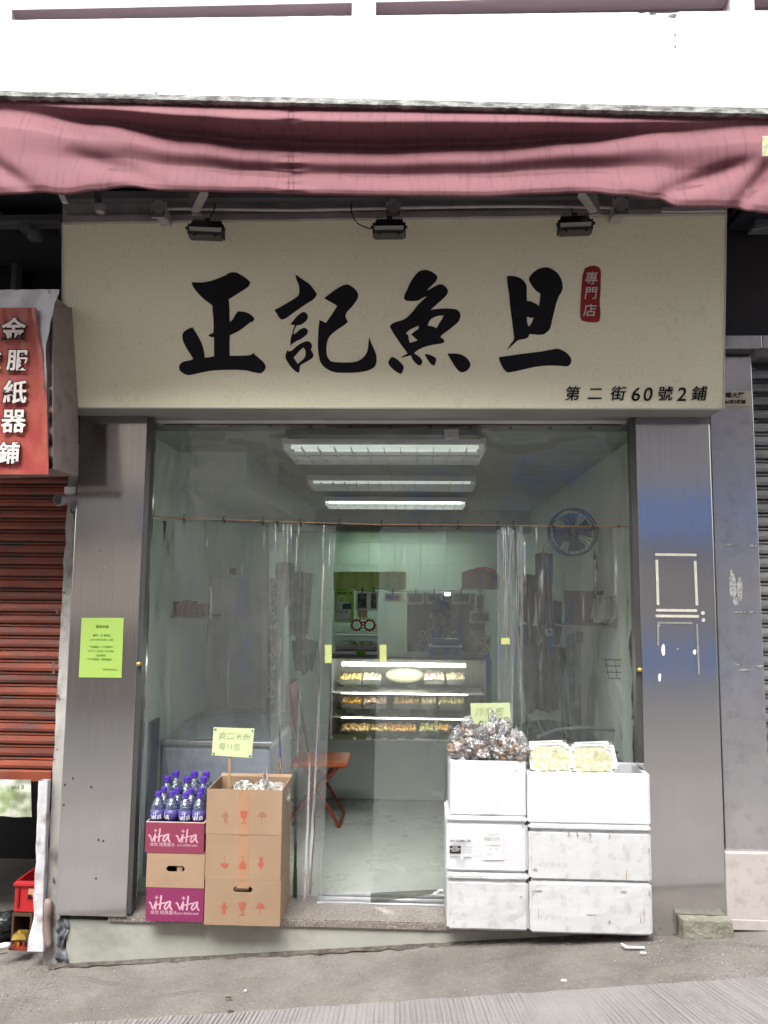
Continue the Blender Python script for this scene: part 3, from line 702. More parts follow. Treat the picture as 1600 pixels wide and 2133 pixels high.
J1 = [[(918,103),(940,120),(980,148),(1015,172),(1035,195),(1050,215),(1067,242),(1055,265),(1030,288),(990,312),(950,340),(900,375),(870,398),(845,413),(820,417),(805,405),(790,380),(772,352),(800,338),(850,310),(900,280),(935,255),(944,235),(944,200),(938,170),(925,140)],
 [(882,450),(900,430),(925,400),(950,378),(970,367),(990,372),(1003,390),(1002,410),(990,430),(965,450),(945,457),(925,460),(915,480),(907,500),(905,520),(920,515),(940,495),(965,480),(985,477),(1000,488),(1006,500),(998,520),(975,540),(950,557),(925,568),(900,585),(882,602),(884,580),(886,550),(895,520),(905,480),(915,457),(898,455)],
 [(862,632),(875,640),(895,632),(925,605),(955,585),(985,572),(1010,570),(1028,585),(1033,605),(1025,630),(1035,645),(1043,660),(1040,680),(1015,700),(980,720),(952,738),(948,760),(945,785),(935,787),(915,775),(885,745),(865,715),(852,690),(850,665)],
 [(975,612),(985,630),(990,655),(980,685),(955,708),(935,727),(920,705),(905,683),(930,655),(950,632)],
 [(1117,270),(1150,245),(1190,215),(1240,185),(1275,175),(1300,183),(1330,205),(1350,232),(1353,262),(1340,290),(1310,330),(1280,362),(1268,385),(1268,405),(1283,435),(1260,455),(1215,485),(1170,520),(1145,555),(1135,600),(1134,650),(1145,685),(1170,710),(1220,716),(1280,717),(1330,713),(1370,697),(1400,670),(1418,635),(1425,590),(1430,537),(1442,575),(1460,615),(1478,660),(1482,700),(1475,735),(1450,760),(1400,778),(1330,787),(1260,788),(1200,786),(1150,770),(1115,745),(1090,710),(1080,665),(1074,610),(1075,550),(1078,490),(1085,422),(1105,430),(1130,442),(1145,420),(1170,385),(1195,345),(1208,325),(1190,312),(1150,290)]]
Y1 = [[(360,75),(395,85),(430,110),(438,130),(425,155),(400,180),(375,205),(365,220),(390,205),(425,185),(455,174),(480,180),(500,198),(512,222),(500,250),(470,280),(430,315),(390,352),(430,346),(480,342),(540,344),(575,352),(595,375),(597,400),(585,430),(555,460),(510,495),(470,525),(458,540),(475,552),(487,565),(480,580),(450,588),(400,595),(340,612),(300,632),(275,652),(290,662),(315,680),(330,700),(332,720),(320,738),(300,732),(280,715),(262,690),(255,668),(230,672),(205,680),(183,685),(205,668),(230,655),(215,632),(190,600),(160,555),(130,510),(107,468),(120,450),(150,435),(195,422),(225,405),(260,370),(300,320),(340,280),(365,258),(340,265),(305,285),(265,290),(225,288),(205,275),(208,250),(225,215),(250,160),(280,115),(310,85),(335,76)],
 [(480,390),(470,415),(450,445),(432,478),(410,468),(370,460),(385,425),(410,405),(445,393)],
 [(308,462),(305,485),(280,500),(255,522),(275,540),(300,563),(275,572),(248,580),(240,560),(235,530),(218,515),(245,490),(275,475)],
 [(120,677),(150,690),(180,715),(202,745),(198,775),(183,798),(150,780),(115,750),(98,725),(103,700)],
 [(350,658),(380,662),(410,675),(427,685),(428,710),(415,740),(395,730),(375,705),(360,680)],
 [(507,655),(560,655),(600,662),(640,685),(665,720),(662,750),(640,775),(610,785),(585,775),(560,745),(535,705)]]
D1 = [[(920,118),(950,115),(985,120),(1020,135),(1045,160),(1058,190),(1058,240),(1060,290),(1085,292),(1120,308),(1143,325),(1148,290),(1152,238),(1125,220),(1095,185),(1075,150),(1075,130),(1095,100),(1130,72),(1170,58),(1205,57),(1240,72),(1275,100),(1300,145),(1308,190),(1300,225),(1280,260),(1262,310),(1250,360),(1235,420),(1220,480),(1195,508),(1170,522),(1130,524),(1100,520),(1075,520),(1070,540),(1045,552),(1005,560),(985,572),(955,600),(920,632),(945,590),(965,565),(970,545),(965,500),(955,420),(943,330),(935,240),(925,180)],
 [(1060,398),(1080,405),(1105,405),(1095,435),(1075,467),(1065,455),(1060,425)],
 [(863,680),(920,672),(1000,660),(1080,650),(1160,640),(1230,627),(1275,622),(1320,640),(1350,665),(1367,695),(1362,725),(1340,743),(1290,740),(1230,738),(1150,742),(1070,757),(980,778),(925,787),(900,765),(875,720)]]
SEAL = [[(1460,65),(1490,50),(1530,45),(1560,55),(1572,85),(1572,150),(1570,220),(1565,300),(1570,380),(1563,430),(1540,438),(1480,436),(1440,425),(1430,390),(1432,300),(1438,200),(1445,120)]]
k3 = 10/3
glyph('brush_character', Z1, 340, 540, k3, ink, sg)
glyph('brush_character', J1, 340, 540, k3, ink, sg)
glyph('brush_character', Y1, 780, 540, k3, ink, sg)
glyph('brush_character', D1, 780, 540, k3, ink, sg)
seal = glyph('red_seal', SEAL, 780, 540, k3, redp, sg)
def sign_text(s, px, py, hpx, m, parent, off, bold=0., shear=0., name='lettering', sxk=1.):
    o = SP(px, py, off); sc = (SP(px, py-hpx/2)-SP(px, py+hpx/2)).length
    bm = text_bm(s, 1.0, bold, thick=.004); 
    place(bm, o, sx*sc*sxk, tz*sc, shear)
    return obj(name, bm, m, parent)
for ch, px, py in (('專', 1232, 581), ('門', 1231, 612), ('店', 1229, 648)): sign_text(ch, px, py, 28, whitep, seal, .003, .0, .12)
for ch, px in (('第',1193),('二',1240),('街',1288),('6',1325),('0',1350),('號',1386),('2',1421),('鋪',1457)):
    sign_text(ch, px, 822 if ch not in '602' else 823, 32 if ch not in '602' else 40, ink, sg, .002, .006, .14)

# ---- beam, conduit, brackets over the sign -----------------------------
bY = -.30
bmn = thing('awning_beam', (0, bY, 3.35), 'pinkish grey metal beam running along the top of the signboard', 'beam')
bm = B(); 
def beam_pts(y0, y1, Yf, Yb):
    a, b_ = P(130, y0[0], Yf), P(1513, y0[1], Yf); c, d = P(1513, y1[1], Yf), P(130, y1[0], Yf)
    return prism(B(), [a, b_, c, d], Vector((0, Yb-Yf, 0)))
obj('beam_web', beam_pts((402,402),(450,444), bY+.03, bY+.09), galv, bmn)
obj('beam_lip', beam_pts((449,433),(463,444), bY, bY+.028), mat('beam_lip_metal', (.45,.40,.40), r=.4, m=.3, c2=(.3,.27,.27), scale=4, stretch=(1,1,1)), bmn)
obj('gap_shade_strip', beam_pts((398,395),(414,408), bY-.02, bY+.025), mat('beam_shade', (.16,.15,.16), r=.5), bmn)  # dark strip painted for the shaded gap above the beam
obj('end_cap', bx(X(1380,440,bY-.02), X(1515,440,bY-.02), bY-.02, bY-.002, Z(1450,439,bY-.02), Z(1450,431,bY-.02)), alu, bmn)
cd = thing('conduit', tuple(P(800,435,-.36)), 'thin pale conduit pipe running between the junction plates above the sign', 'pipe')
bm = B(); tube(bm, spline([P(345,434,-.36), P(400,434,-.36), P(600,437,-.36), P(760,434,-.36), P(900,431,-.36), P(1100,429,-.36), P(1290,432,-.36)], 4), .0085, 8)
obj('pipe_run', bm, mat('conduit_grey', (.45,.43,.43), r=.5), cd, smooth=True)
for i, (px, py) in enumerate(((332,433),(819,432),(1292,427))):
    j = thing('junction_plate', tuple(P(px, py, -.38)), ['leftmost square grey bracket plate above the signboard','middle square bracket plate above the signboard, over a floodlight','rightmost square bracket plate above the signboard near its right end'][i], 'bracket', 'bracket plates along the beam')
    p = P(px, py, -.39); w = .033; h = .036
    obj('plate', bx(p.x-w, p.x+w, -.40, -.385, p.z-h, p.z+h, bev=.003), galv, j)
    obj('arm', bx(p.x-w*.7, p.x+w*.7, -.385, bY+.02, p.z-h*.9, p.z+h*.4), galv, j)
    obj('foot', prism(B(), [Vector((p.x-w,-.402,p.z-h+.002)), Vector((p.x+w,-.402,p.z-h+.002)), Vector((p.x+w*.9,-.41,p.z-h-.018)), Vector((p.x-w*.9,-.41,p.z-h-.018))], Vector((0,.02,0))), galv, j)
    bb = None
    for sx_, sz_ in ((-1,-1),(1,-1),(-1,1),(1,1)):
        b2_ = B(); lathe(b2_, (0,0,0), [(0,0),(.004,0),(.004,.004),(0,.004)], 8); bmesh.ops.rotate(b2_, cent=(0,0,0), matrix=Matrix.Rotation(math.pi/2,3,'X'), verts=b2_.verts)
        bmesh.ops.translate(b2_, vec=(p.x+sx_*.024, -.4, p.z+sz_*.027), verts=b2_.verts); obj('bolt', b2_, black, j)
for i, (pa, pb_) in enumerate((((424,398),(404,438)),((1213,402),(1238,438)))):
    k = thing('awning_strut', tuple(P(pa[0], pa[1], -.45)), ['grey awning strut above the left floodlight','grey awning strut above the right floodlight'][i], 'strut')
    a, b_ = P(pa[0], pa[1], -.6), P(pb_[0], pb_[1], -.42); w = Vector((.014,0,0))
    obj('strut_bar', prism(B(), [a-w, a+w, b_+w*.9, b_-w*.9], Vector((0,.03,0))), mat('strut_metal', (.5,.46,.45), r=.45, m=.3), k)
    obj('strut_plate', prism(B(), [P(pb_[0]-12, 402, -.40), P(pb_[0]+6, 402, -.40), P(pb_[0]+14, 446, -.40), P(pb_[0]-4, 446, -.40)], Vector((0,.012,0))), galv, k)
# left end clamps
k = thing('awning_clamp', tuple(P(205,425,-.42)), 'dark square clamp on the beam near the signboard top left corner', 'clamp')
obj('clamp_arm', prism(B(), [P(196,395,-.42), P(205,395,-.42), P(208,428,-.42), P(198,424,-.42)], Vector((0,.03,0))), galv_d, k)
obj('clamp_block', bx(X(197,430,-.44), X(213,430,-.44), -.44, -.40, Z(205,438,-.44), Z(205,421,-.44), bev=.003), galv, k)
k = thing('corner_bracket', tuple(P(128,415,-.36)), 'pale folded bracket at the signboard top left corner', 'bracket')
obj('bracket_plate', prism(B(), [P(120,402,-.36), P(131,402,-.36), P(139,420,-.36), P(128,420,-.36)], Vector((0,.02,0))), white_p, k)
# ---- floodlights ---------------------------------------------------------
lens = mat('floodlight_lens', (.55,.58,.5), r=.2, c2=(.5,.52,.45))
def floodlight(px, py, yawd, label, wpx):
    c = P(px, py, -.47); t = thing('floodlight', tuple(c), label, 'floodlight', 'floodlights over the signboard')
    w = wpx*.0020/2; Rz = Matrix.Translation(c) @ Matrix.Rotation(math.radians(yawd), 4, 'Z')
    def f(bm_): bmesh.ops.transform(bm_, matrix=Rz, verts=bm_.verts); return bm_
    # housing: trapezoid (narrow at top), leaning
    pr_ = [Vector((-w,-.035,-.018)), Vector((w,-.035,-.018)), Vector((w*.84,.0,.030)), Vector((-w*.84,.0,.030))]
    obj('housing', f(prism(B(), pr_, Vector((0,.05,0)))), black, t)
    for k_ in range(11):
        x = -w*.78+k_*w*.156; obj('fin', f(bx(x, x+.003, .004, .05, .03, .042)), black, t)
    obj('glass', f(prism(B(), [Vector((-w*.9,-.04,-.04)), Vector((w*.9,-.04,-.04)), Vector((w*.95,-.04,-.02)), Vector((-w*.95,-.04,-.02))], Vector((0,.012,0)))), lens, t)
    obj('bezel', f(prism(B(), [Vector((-w*.93,-.043,-.056)), Vector((w*.93,-.043,-.056)), Vector((w*.93,-.043,-.041)), Vector((-w*.93,-.043,-.041))], Vector((0,.06,0)))), mat('bezel', (.06,.06,.05), r=.5), t)
    for s_ in (-1, 1):
        obj('side_arm', f(bx(s_*w-.004, s_*w+.004, -.03, .03, -.045, .0)), black, t)
        obj('knob', f(box(B(), s_*(w+.006)-.006, s_*(w+.006)+.006, -.04, -.028, -.03, -.018, bev=.002)), black, t)
        obj('knob', f(box(B(), s_*(w*.6)-.006, s_*(w*.6)+.006, -.048, -.036, -.064, -.052, bev=.002)), black, t)
    obj('mount', f(bx(-.012, .012, .0, .14, .031, .044)), black, t)
    return t
floodlight(431, 473, 6, 'leftmost black floodlight over the signboard, turned slightly right', 74)
floodlight(811, 470, 0, 'middle black floodlight over the signboard, with its cable looping left', 68)
floodlight(1197, 463, -4, 'rightmost black floodlight over the signboard, under the awning strut', 70)
def cable(label, pts, r=.003):
    t = thing('cable', tuple(pts[0]), label, 'cable'); obj('cable_run', tube(B(), spline(pts, 6), r, 6), black, t, smooth=True)
cable('black cable looping into the middle floodlight', [P(733,418,-.34), P(732,440,-.4), P(742,462,-.46), P(758,472,-.47), P(772,476,-.47)])
cable('short black cable above the left floodlight', [P(448,422,-.34), P(445,440,-.40), P(438,452,-.45)])
cable('short black cable above the right floodlight', [P(1190,430,-.34), P(1194,445,-.40), P(1196,452,-.45)])
# right end bracket seen beyond the sign
k = thing('wall_fitting', tuple(P(1585,460,-.1)), 'blue grey metal fitting hanging under the awning right end', 'fitting')
obj('fitting_box', bx(X(1573,455,-.1), X(1620,455,-.1), -.1, .0, Z(1590,470,-.1), Z(1590,441,-.1), bev=.008), mat('blue_grey', (.13,.15,.16), r=.5), k)
obj('fitting_arm', tb([P(1566,478,-.12), P(1620,468,-.12)], .008, 6), MATS['blue_grey'], k)

# ---- left banner -------------------------------------------------------
nY = -.42
nb = thing('red_banner_sign', tuple(P(60,985,nY)), 'weathered red banner sign with white characters at the left edge', 'banner')
bm = B(); prism(bm, [P(-400,612,nY+.03), P(108,612,nY+.03), P(110,976,nY+.03), P(-400,990,nY+.03)], Vector((0,.22,0)))
obj('sign_box', bm, mat('brown_pink_box', (.27,.22,.20), r=.6, c2=(.22,.18,.17), scale=5, dirt=(.1,.07,.05), dscale=10, damt=.6), nb)
sideb = prism(B(), [P(111,640,nY+.03), P(111,976,nY+.03), P(163,992,-.17), P(163,640,-.17)], Vector((-.02,0,0))); obj('side_cheek', sideb, MATS['brown_pink_box'], nb)
bm = B()
def bsheet(u, v):
    e = interp([(0,124),(.10,112),(.2,104),(.32,95),(.5,97),(.7,99),(.8,94),(.85,92)], v)
    x = -400+(e+400)*u; y = 606+ (382*v)
    y = 603+385*v + 3*noise.noise(Vector((u*20, 0, 1)))*(1 if v < .02 else 0)
    return P(x, y, nY+.012 - (.02*max(0, (u-.93)/.07)*(1-v)) + .006*noise.noise(Vector((u*14, v*8, 0))))
grid(bm, bsheet, 120, 40); obj('white_sheet', bm, mat('grubby_white_vinyl', (.60,.60,.62), r=.5, c2=(.5,.5,.52), scale=8, dirt=(.15,.14,.13), dscale=8, damt=.4), nb, smooth=True)
bm = B()
def rsheet(u, v):
    e = interp([(0,76),(.12,80),(.3,90),(.6,98),(1,101)], v); x = -400+(e+400)*u; y = 641+347*v
    return P(x, y, nY+.001 + .006*noise.noise(Vector((u*14, v*8*.9+.9, 0)))-.006*(u > .99)+.004*noise.noise(Vector((u*40, v*6, 3))))
grid(bm, rsheet, 120, 40); obj('red_sheet', bm, mat('red_vinyl', (.33,.055,.05), r=.35, c2=(.34,.10,.05), scale=9, contrast=(.45,.7), mix=.5, bump=.25, bscale=14), nb, smooth=True)
for ch, px, py, h in (('金',28,690,56),('服',36,753,50),('衣',-20,753,50),('紙',31,820,54),('器',28,880,56),('鋪',18,947,50)):
    for (bold, m, yo) in ((.055, ink, -.012), (.02, whitep, -.015)):
        o = P(px, py, nY+yo); sc = h*.00201
        bm = text_bm(ch, 1.0, bold, thick=.002); place(bm, o, Vector((sc,0,0)), Vector((0,0,sc))); obj('character', bm, m, nb)
for (px, py) in ((103,608),(75,652),(91,803)):
    obj('eyelet', torus(B(), P(px, py, nY-.012), .006, .0018), mat('old_brass', (.3,.25,.15), r=.4, m=.8), nb)
# cctv
cc = thing('security_camera', tuple(P(140,1045,.0)), 'small white bullet camera on the left pier under the banner', 'camera')
a, b_ = P(121,1042,-.08), P(160,1038,.03)
obj('camera_body', tb([a, a.lerp(b_,.25), b_], [.030,.024,.022], 14), galv, cc, smooth=True)
d_ = (a-b_).normalized(); obj('lens', tb([a+d_*.001, a+d_*.003], .022, 14), black, cc)
obj('bracket', bx(P(134,1020,.02).x, P(158,1020,.02).x, .02, .055, P(140,1028,.02).z, P(140,1014,.02).z), white_p, cc)
cable('thin cable under the security camera', [P(148,1060,.03), P(150,1068,.02), P(154,1066,.02), P(154,1080,.04)], .003)

# ================================================================== PAPER NOTICE
paper = mat('lime_paper', (.34,.50,.10), r=.65, c2=(.32,.48,.10), scale=3)
nt_ = thing('lime_notice', tuple(P(212,1411,-.003)), 'lime green opening hours notice taped to the left steel pillar', 'notice')
q = [P(170,1287,-.004), P(258,1287,-.004), P(253,1412,-.004), P(164,1411,-.004)]
obj('sheet', prism(B(), q, Vector((0,.0012,0))), paper, nt_)
pg = mat('green_ink', (.09,.24,.02), r=.6)
def ptext(s, px, py, h, Y, m, parent, bold=0, align='CENTER', tilt=(1,0), name='lettering', shear=-.0, k=.00231, thick=.0004):
    bm = text_bm(s, 1.0, bold, align, thick=thick); c, s_ = tilt
    place(bm, P(px, py, Y), Vector((c*h*k, 0, s_*h*k)), Vector((-s_*h*k, 0, c*h*k)), shear); return obj(name, bm, m, parent)
for s, px, py, h, bo in (('營業時間',213,1306,7.6,.03),('星期一 至 星期日',212,1324,5.6,.01),('上午九時 至 晚上七時',211,1333,5.6,.01),('**逢星期二 公眾假期**',211,1348,5.6,.01),('中午十二時 至 下午四時',210,1357,5.6,.01),('休息時段',210,1366,5.6,.01),('下午四時後（照常營業）',209,1374,5.6,.01),('正記魚旦專門店',229,1395,4.6,0)):
    ptext(s, px, py, h*.92, -.0046, pg, nt_, bo*.3)
# number plate on the worn pillar
pq = thing('address_plate', tuple(P(1537,830,.02)), 'cream address plate on the worn steel pillar beside the signboard', 'plate')
obj('plate', bx(X(1490,830,.02), X(1566,830,.02), .02, .029, Z(1540,846,.02), Z(1540,814,.02), bev=.001), mat('cream_plate', (.62,.58,.42), r=.4), pq)
ptext('順大厦', 1531, 824, 13, .0185, ink, pq, .02); ptext('66號3號鋪', 1532, 837.5, 9.5, .0185, ink, pq, .02)

# ================================================================== CURTAIN (clear PVC)
CY = .215
film = plastic_film('clear_pvc', gloss=.075, haze=.085, rough=.05, bstr=1, bst=(6,6,1.6), hazecol=(.62,.66,.62))
film_f = plastic_film('clear_pvc_folds', gloss=.035, haze=.09, rough=.10, bstr=.35, bst=(8,8,1.0), tint=(.94,.96,.95))
def curtain(name, label, px0, px1, py0, py1, m, amp=.01, freq=3., nu=120, nv=40, Yo=0., bunch=None, hooks=(), sag=None, rod=None):
    t = thing(name, tuple(P((px0(0) if callable(px0) else px0), py0 if not callable(py0) else py0(0), CY)), label, 'curtain', 'clear plastic door curtains')
    fx0 = px0 if callable(px0) else (lambda v: px0); fx1 = px1 if callable(px1) else (lambda v: px1)
    fy0 = py0 if callable(py0) else (lambda u: py0); fy1 = py1 if callable(py1) else (lambda u: py1)
    bm = B(); sd = random.random()*50
    def f(u, v):
        ua = u if bunch is None else bunch(u)
        px = fx0(v)+(fx1(v)-fx0(v))*ua; py = fy0(ua)+(fy1(ua)-fy0(ua))*v
        w = .35+.65*min(1, v*3)
        y = CY+Yo+amp*w*math.sin(u*freq*2*math.pi+2*noise.noise(Vector((u*5+sd, v*1.5, 0)))) + amp*.9*noise.noise(Vector((u*freq*2.3+sd, v*2.2, 1)))
        y += .010*noise.noise(Vector((u*22, v*9+sd, 2)))*max(0, 1-v*2.2)+.004*noise.noise(Vector((u*9, v*3+sd, 7)))
        return P(px, py, y)
    grid(bm, f, nu, nv); obj('film', bm, m, t, smooth=True)
    for h in hooks:
        c = P(h[0], h[1], CY-.012); obj('grommet', torus(B(), c, .0062, .0019, n=10, m=5), black, t)
    return t
toph = [(312+83.5*i, 885+.6*i) for i in range(13)]
curtain('upper_curtain', 'upper clear plastic valance hung by rings under the signboard', 308, 1318, lambda u: 882+3*u, lambda u: 1076+20*math.sin(min(1,u*1.3)*math.pi/2), film, amp=.012, freq=5, nu=220, nv=40, hooks=toph)
curtain('left_curtain', 'clear plastic curtain sheet in front of the chest freezer at left', lambda v: 303-22*v, lambda v: 600+10*v, lambda u: 1084+6*u, lambda u: 1892, film, amp=.012, freq=3, nu=160, nv=60, Yo=.012, hooks=[(309,1080),(383,1082),(466,1085),(547,1088),(577,1088)])
curtain('bunched_curtain', 'gathered clear plastic curtain folds left of the doorway', lambda v: 560+8*v, lambda v: 700-30*v, lambda u: 1090+4*u, lambda u: 1886, film_f, amp=.010, freq=3.0, nu=260, nv=60, Yo=-.0, hooks=[(626,1090),(708,1092)])
curtain('door_curtain', 'flat clear plastic sheet with taped edge hanging across the doorway right half', lambda v: 792-18*v, lambda v: 1066+8*v, lambda u: 1097, lambda u: 1872-16*u, film, amp=.010, freq=2, nu=140, nv=60, Yo=.02, hooks=[(795,1096),(874,1098),(955,1098)])
curtain('right_fold_curtain', 'narrow gathered plastic folds right of the display counter', lambda v: 1036, lambda v: 1090, lambda u: 1097, lambda u: 1860, film_f, amp=.009, freq=1.8, nu=120, nv=60, Yo=-.01, hooks=[(1037,1098),(1070,1098)])
curtain('right_curtain', 'clear plastic curtain sheet at the right in front of the fan', lambda v: 1084, lambda v: 1326+16*v, lambda u: 1097, lambda u: 1880, film, amp=.014, freq=3, nu=160, nv=60, Yo=.012, hooks=[(1153,1097),(1236,1097),(1290,1096)])
wr = thing('curtain_wire', tuple(P(800,1092,CY-.01)), 'taut curtain wire across the shop opening carrying hooks', 'wire')
obj('wire_run', tube(B(), [P(303,1074,CY-.01), P(383,1080,CY-.01), P(620,1088,CY-.01), P(800,1093,CY-.01), P(1020,1094,CY-.01), P(1150,1096,CY-.01), P(1318,1097,CY-.01)], .0028, 6), mat('orange_wire', (.35,.19,.09), r=.5), wr)
for (px, py) in ((309,1078),(383,1081),(466,1084),(547,1086),(577,1087),(626,1089),(708,1091),(795,1093),(874,1094),(955,1094),(1037,1095),(1070,1095),(1153,1096),(1236,1097)):
    c = P(px, py, CY-.02); obj('hook', tube(B(), spline([c+Vector((.006,0,.018)), c+Vector((0,0,.022)), c+Vector((-.005,0,.013)), c, c+Vector((.005,0,-.012)), c+Vector((0,0,-.02)), c+Vector((-.006,0,-.015))], 3), .0024, 5), black, wr)
tr_ = thing('curtain_rail', tuple(P(800,880,.29)), 'thin dark rail along the top of the shop opening', 'rail')
obj('rail_bar', bx(LX1+.02, RX0-.02, .192, .205, Z(800,885,.2), Z(800,879,.2)), mat('dark_red_rail', (.07,.02,.02), r=.5), tr_)
sw = mat('yellow_tape', (.55,.60,.22), r=.5)
for i, (x0, y0, x1, y1) in enumerate(((677,1343,691,1381),(791,1343,805,1381),(1044,1329,1062,1342))):
    t = thing('tape_patch', tuple(P(x0,y1,CY-.05)), ['yellow tape patch on the gathered curtain edge','yellow tape patch on the door curtain edge','pale folded yellow tape on the right curtain folds'][i], 'tape')
    obj('tape', prism(B(), [P(x0,y0,CY-.045), P(x1,y0,CY-.045), P(x1,y1,CY-.045), P(x0,y1,CY-.045)], Vector((0,.001,0))), sw, t)
# hem of door curtain
hm = thing('curtain_weight', tuple(P(840,1870,CY-.02)), 'smoky folded hem weight at the foot of the door curtain', 'hem')
bm = B(); grid(bm, lambda u, v: P(772+150*u, 1860-8*u+(22-14*u)*v, CY-.015+.006*math.sin(u*9+v*2)), 30, 3); obj('hem_fold', bm, plastic_film('smoky_pvc', tint=(.30,.32,.30), gloss=.08, haze=.12, rough=.15, hazecol=(.3,.3,.28)), hm, smooth=True)
# threshold track
tk = thing('door_track', (0, .38, 0), 'white aluminium sliding door track on the shop threshold', 'track')
z0_, z1_ = ZS-.01, Z(800,1890,.20)
obj('track_base', bx(LX1+.02, RX0-.02, 0.20, .32, z0_, z1_), mat('track_dark', (.16,.155,.15), r=.5, m=.3), tk)
for k_, (ya, h) in enumerate(((.205,.014),(.235,.024),(.27,.034))): obj('track_rib', bx(X(668,1880,.37), RX0-.02, ya, ya+.022, z1_, z1_+h, bev=.002), alu, tk)

# ================================================================== INTERIOR THINGS
tubem = mat('fluorescent_tube', (.9,.95,.9), r=.5, emit=(.92,1,.92), estr=.14)
def louvre(cx, Y, z, w, label, lit=True, d=.34, hgt=.07):
    t = thing('ceiling_light', (cx, Y, z), label, 'ceiling light', 'louvred ceiling lights')
    bm = B(); box(bm, cx-w/2, cx+w/2, Y, Y+.012, z-hgt*.55, z); box(bm, cx-w/2, cx+w/2, Y+d, Y+d+.012, z-hgt, z); box(bm, cx-w/2-.012, cx-w/2, Y, Y+d+.012, z-hgt, z); box(bm, cx+w/2, cx+w/2+.012, Y, Y+d+.012, z-hgt, z)
    box(bm, cx-w/2, cx+w/2, Y+.012, Y+d, z-.008, z)
    obj('casing', bm, white_p, t)
    for k_ in range(2): obj('tube', tb([(cx-w/2+.02, Y+.11+k_*.13, z-.03), (cx+w/2-.02, Y+.11+k_*.13, z-.03)], .013, 8), tubem if lit else white_p, t)
    n = int(w/.085)
    p_ = None
    for k_ in range(1, n):
        x = cx-w/2+k_*w/n
        if p_ is None: p_ = obj('louvre_blade', bx(x, x+.003, Y+.014, Y+d-.002, z-hgt, z-.045), white_p, t); x00 = x; bl = p_.location.copy()
        else: c = p_.copy(); COL.objects.link(c); c.location = bl+Vector((x-x00, 0, 0))
    for k_ in range(1, 3): obj('louvre_rail', bx(cx-w/2, cx+w/2, Y+k_*d/3, Y+k_*d/3+.003, z-hgt-.002, z-.045), white_p, t)
    return t
lx = (X(585,930,.8)+X(1013,930,.8))/2; 
louvre((X(590,930,.35)+X(1010,930,.35))/2, .35, P(800,912,.35).z, X(1008,930,.35)-X(592,930,.35), 'large louvred fluorescent fitting just inside the shop opening', d=.5, hgt=.06)
louvre(lx+.02, 1.8, CZ-.005, 1.2, 'second louvred ceiling fitting behind the front one')
_k3 = tubem; tubem = mat('third_tube', (.9,.95,.9), r=.5, emit=(.92,1,.92), estr=1.1)
louvre(lx+.02, 2.85, CZ-.03, 1.2, 'third louvred ceiling fitting, nearer the back counter')
tubem = _k3
tube_b = mat('bright_tube', (.9,.95,.9), r=.5, emit=(.85,1,.88), estr=4.5)
_keep = tubem; tubem = tube_b
louvre(lx+.02, 4.55, CZ-.005, 1.2, 'lit ceiling fitting tucked behind the beam near the back wall')
tubem = _keep
# ceiling duct above front
dct = thing('ceiling_duct', (0,.6,CZ-.05), 'grey duct box on the ceiling above the front light fitting', 'duct')
obj('duct_body', bx(X(600,900,.3), X(1000,900,.3), .22, .33, CZ-.035, CZ-.004), mat('duct_grey', (.14,.14,.13), r=.6), dct)
obj('duct_cap', bx(X(925,900,.25), X(955,900,.25), .20, .26, Z(940,912,.2), CZ-.006, bev=.005), mat('duct_cap', (.45,.45,.42), r=.6), dct)
# tall cabinet at left with panel
lb = thing('tall_cabinet', tuple(P(500,1600,1.9)), 'tall pale grey refrigerator cabinet behind the left curtain', 'cabinet')
cx0, cx1 = X(408,1400,1.7), X(560,1400,1.7)
obj('door_panel', bx(cx0, cx1, 1.7, 1.74, .13, Z(500,1203,1.7), bev=.004), mat('grey_cabinet', (.60,.61,.61), r=.4), lb)
obj('cabinet_body', bx(cx0+.01, cx1-.0, 1.745, 2.3, .121, Z(500,1203,1.7)-.01), mat('cabinet_side', (.26,.27,.27), r=.5), lb)
obj('gasket', bx(cx1+.001, cx1+.045, 1.69, 1.75, .121, Z(500,1205,1.7)), mat('speckled_gasket', (.05,.05,.05), r=.4, c2=(.3,.3,.3), scale=40, contrast=(.5,.6)), lb)
obj('latch', bx(X(478,1190,1.68), X(491,1190,1.68), 1.67, 1.7, Z(484,1198,1.68), Z(484,1183,1.68), bev=.004), black, lb)
# chest freezer left
fz = thing('chest_freezer', tuple(P(450,1800,.75)), 'blue grey chest freezer with rounded lid behind the bottles', 'freezer')
f0, f1, fzt = IX0+.01, X(562,1600,.75), Z(400,1525,.75)
obj('freezer_body', bx(f0, f1, .75, 1.5, .121, fzt-.07, bev=.03, seg=4), mat('freezer_grey', (.42,.46,.58), r=.35), fz, smooth=False)
bm = B()
def lid(u, v):
    x = f0+(f1-f0)*u; y = .74+.78*v; return Vector((x, y, fzt-.066+.06*math.sin(min(1,v*1.2)*math.pi*.5)+.03*math.sin(u*math.pi)))
grid(bm, lid, 20, 16); obj('glass_lid', bm, mat('freezer_lid', (.16,.20,.24), r=.12), fz, smooth=True)
obj('lid_rim', bx(f0, f1+.01, .735, .76, fzt-.072, fzt-.045, bev=.006), alu, fz)
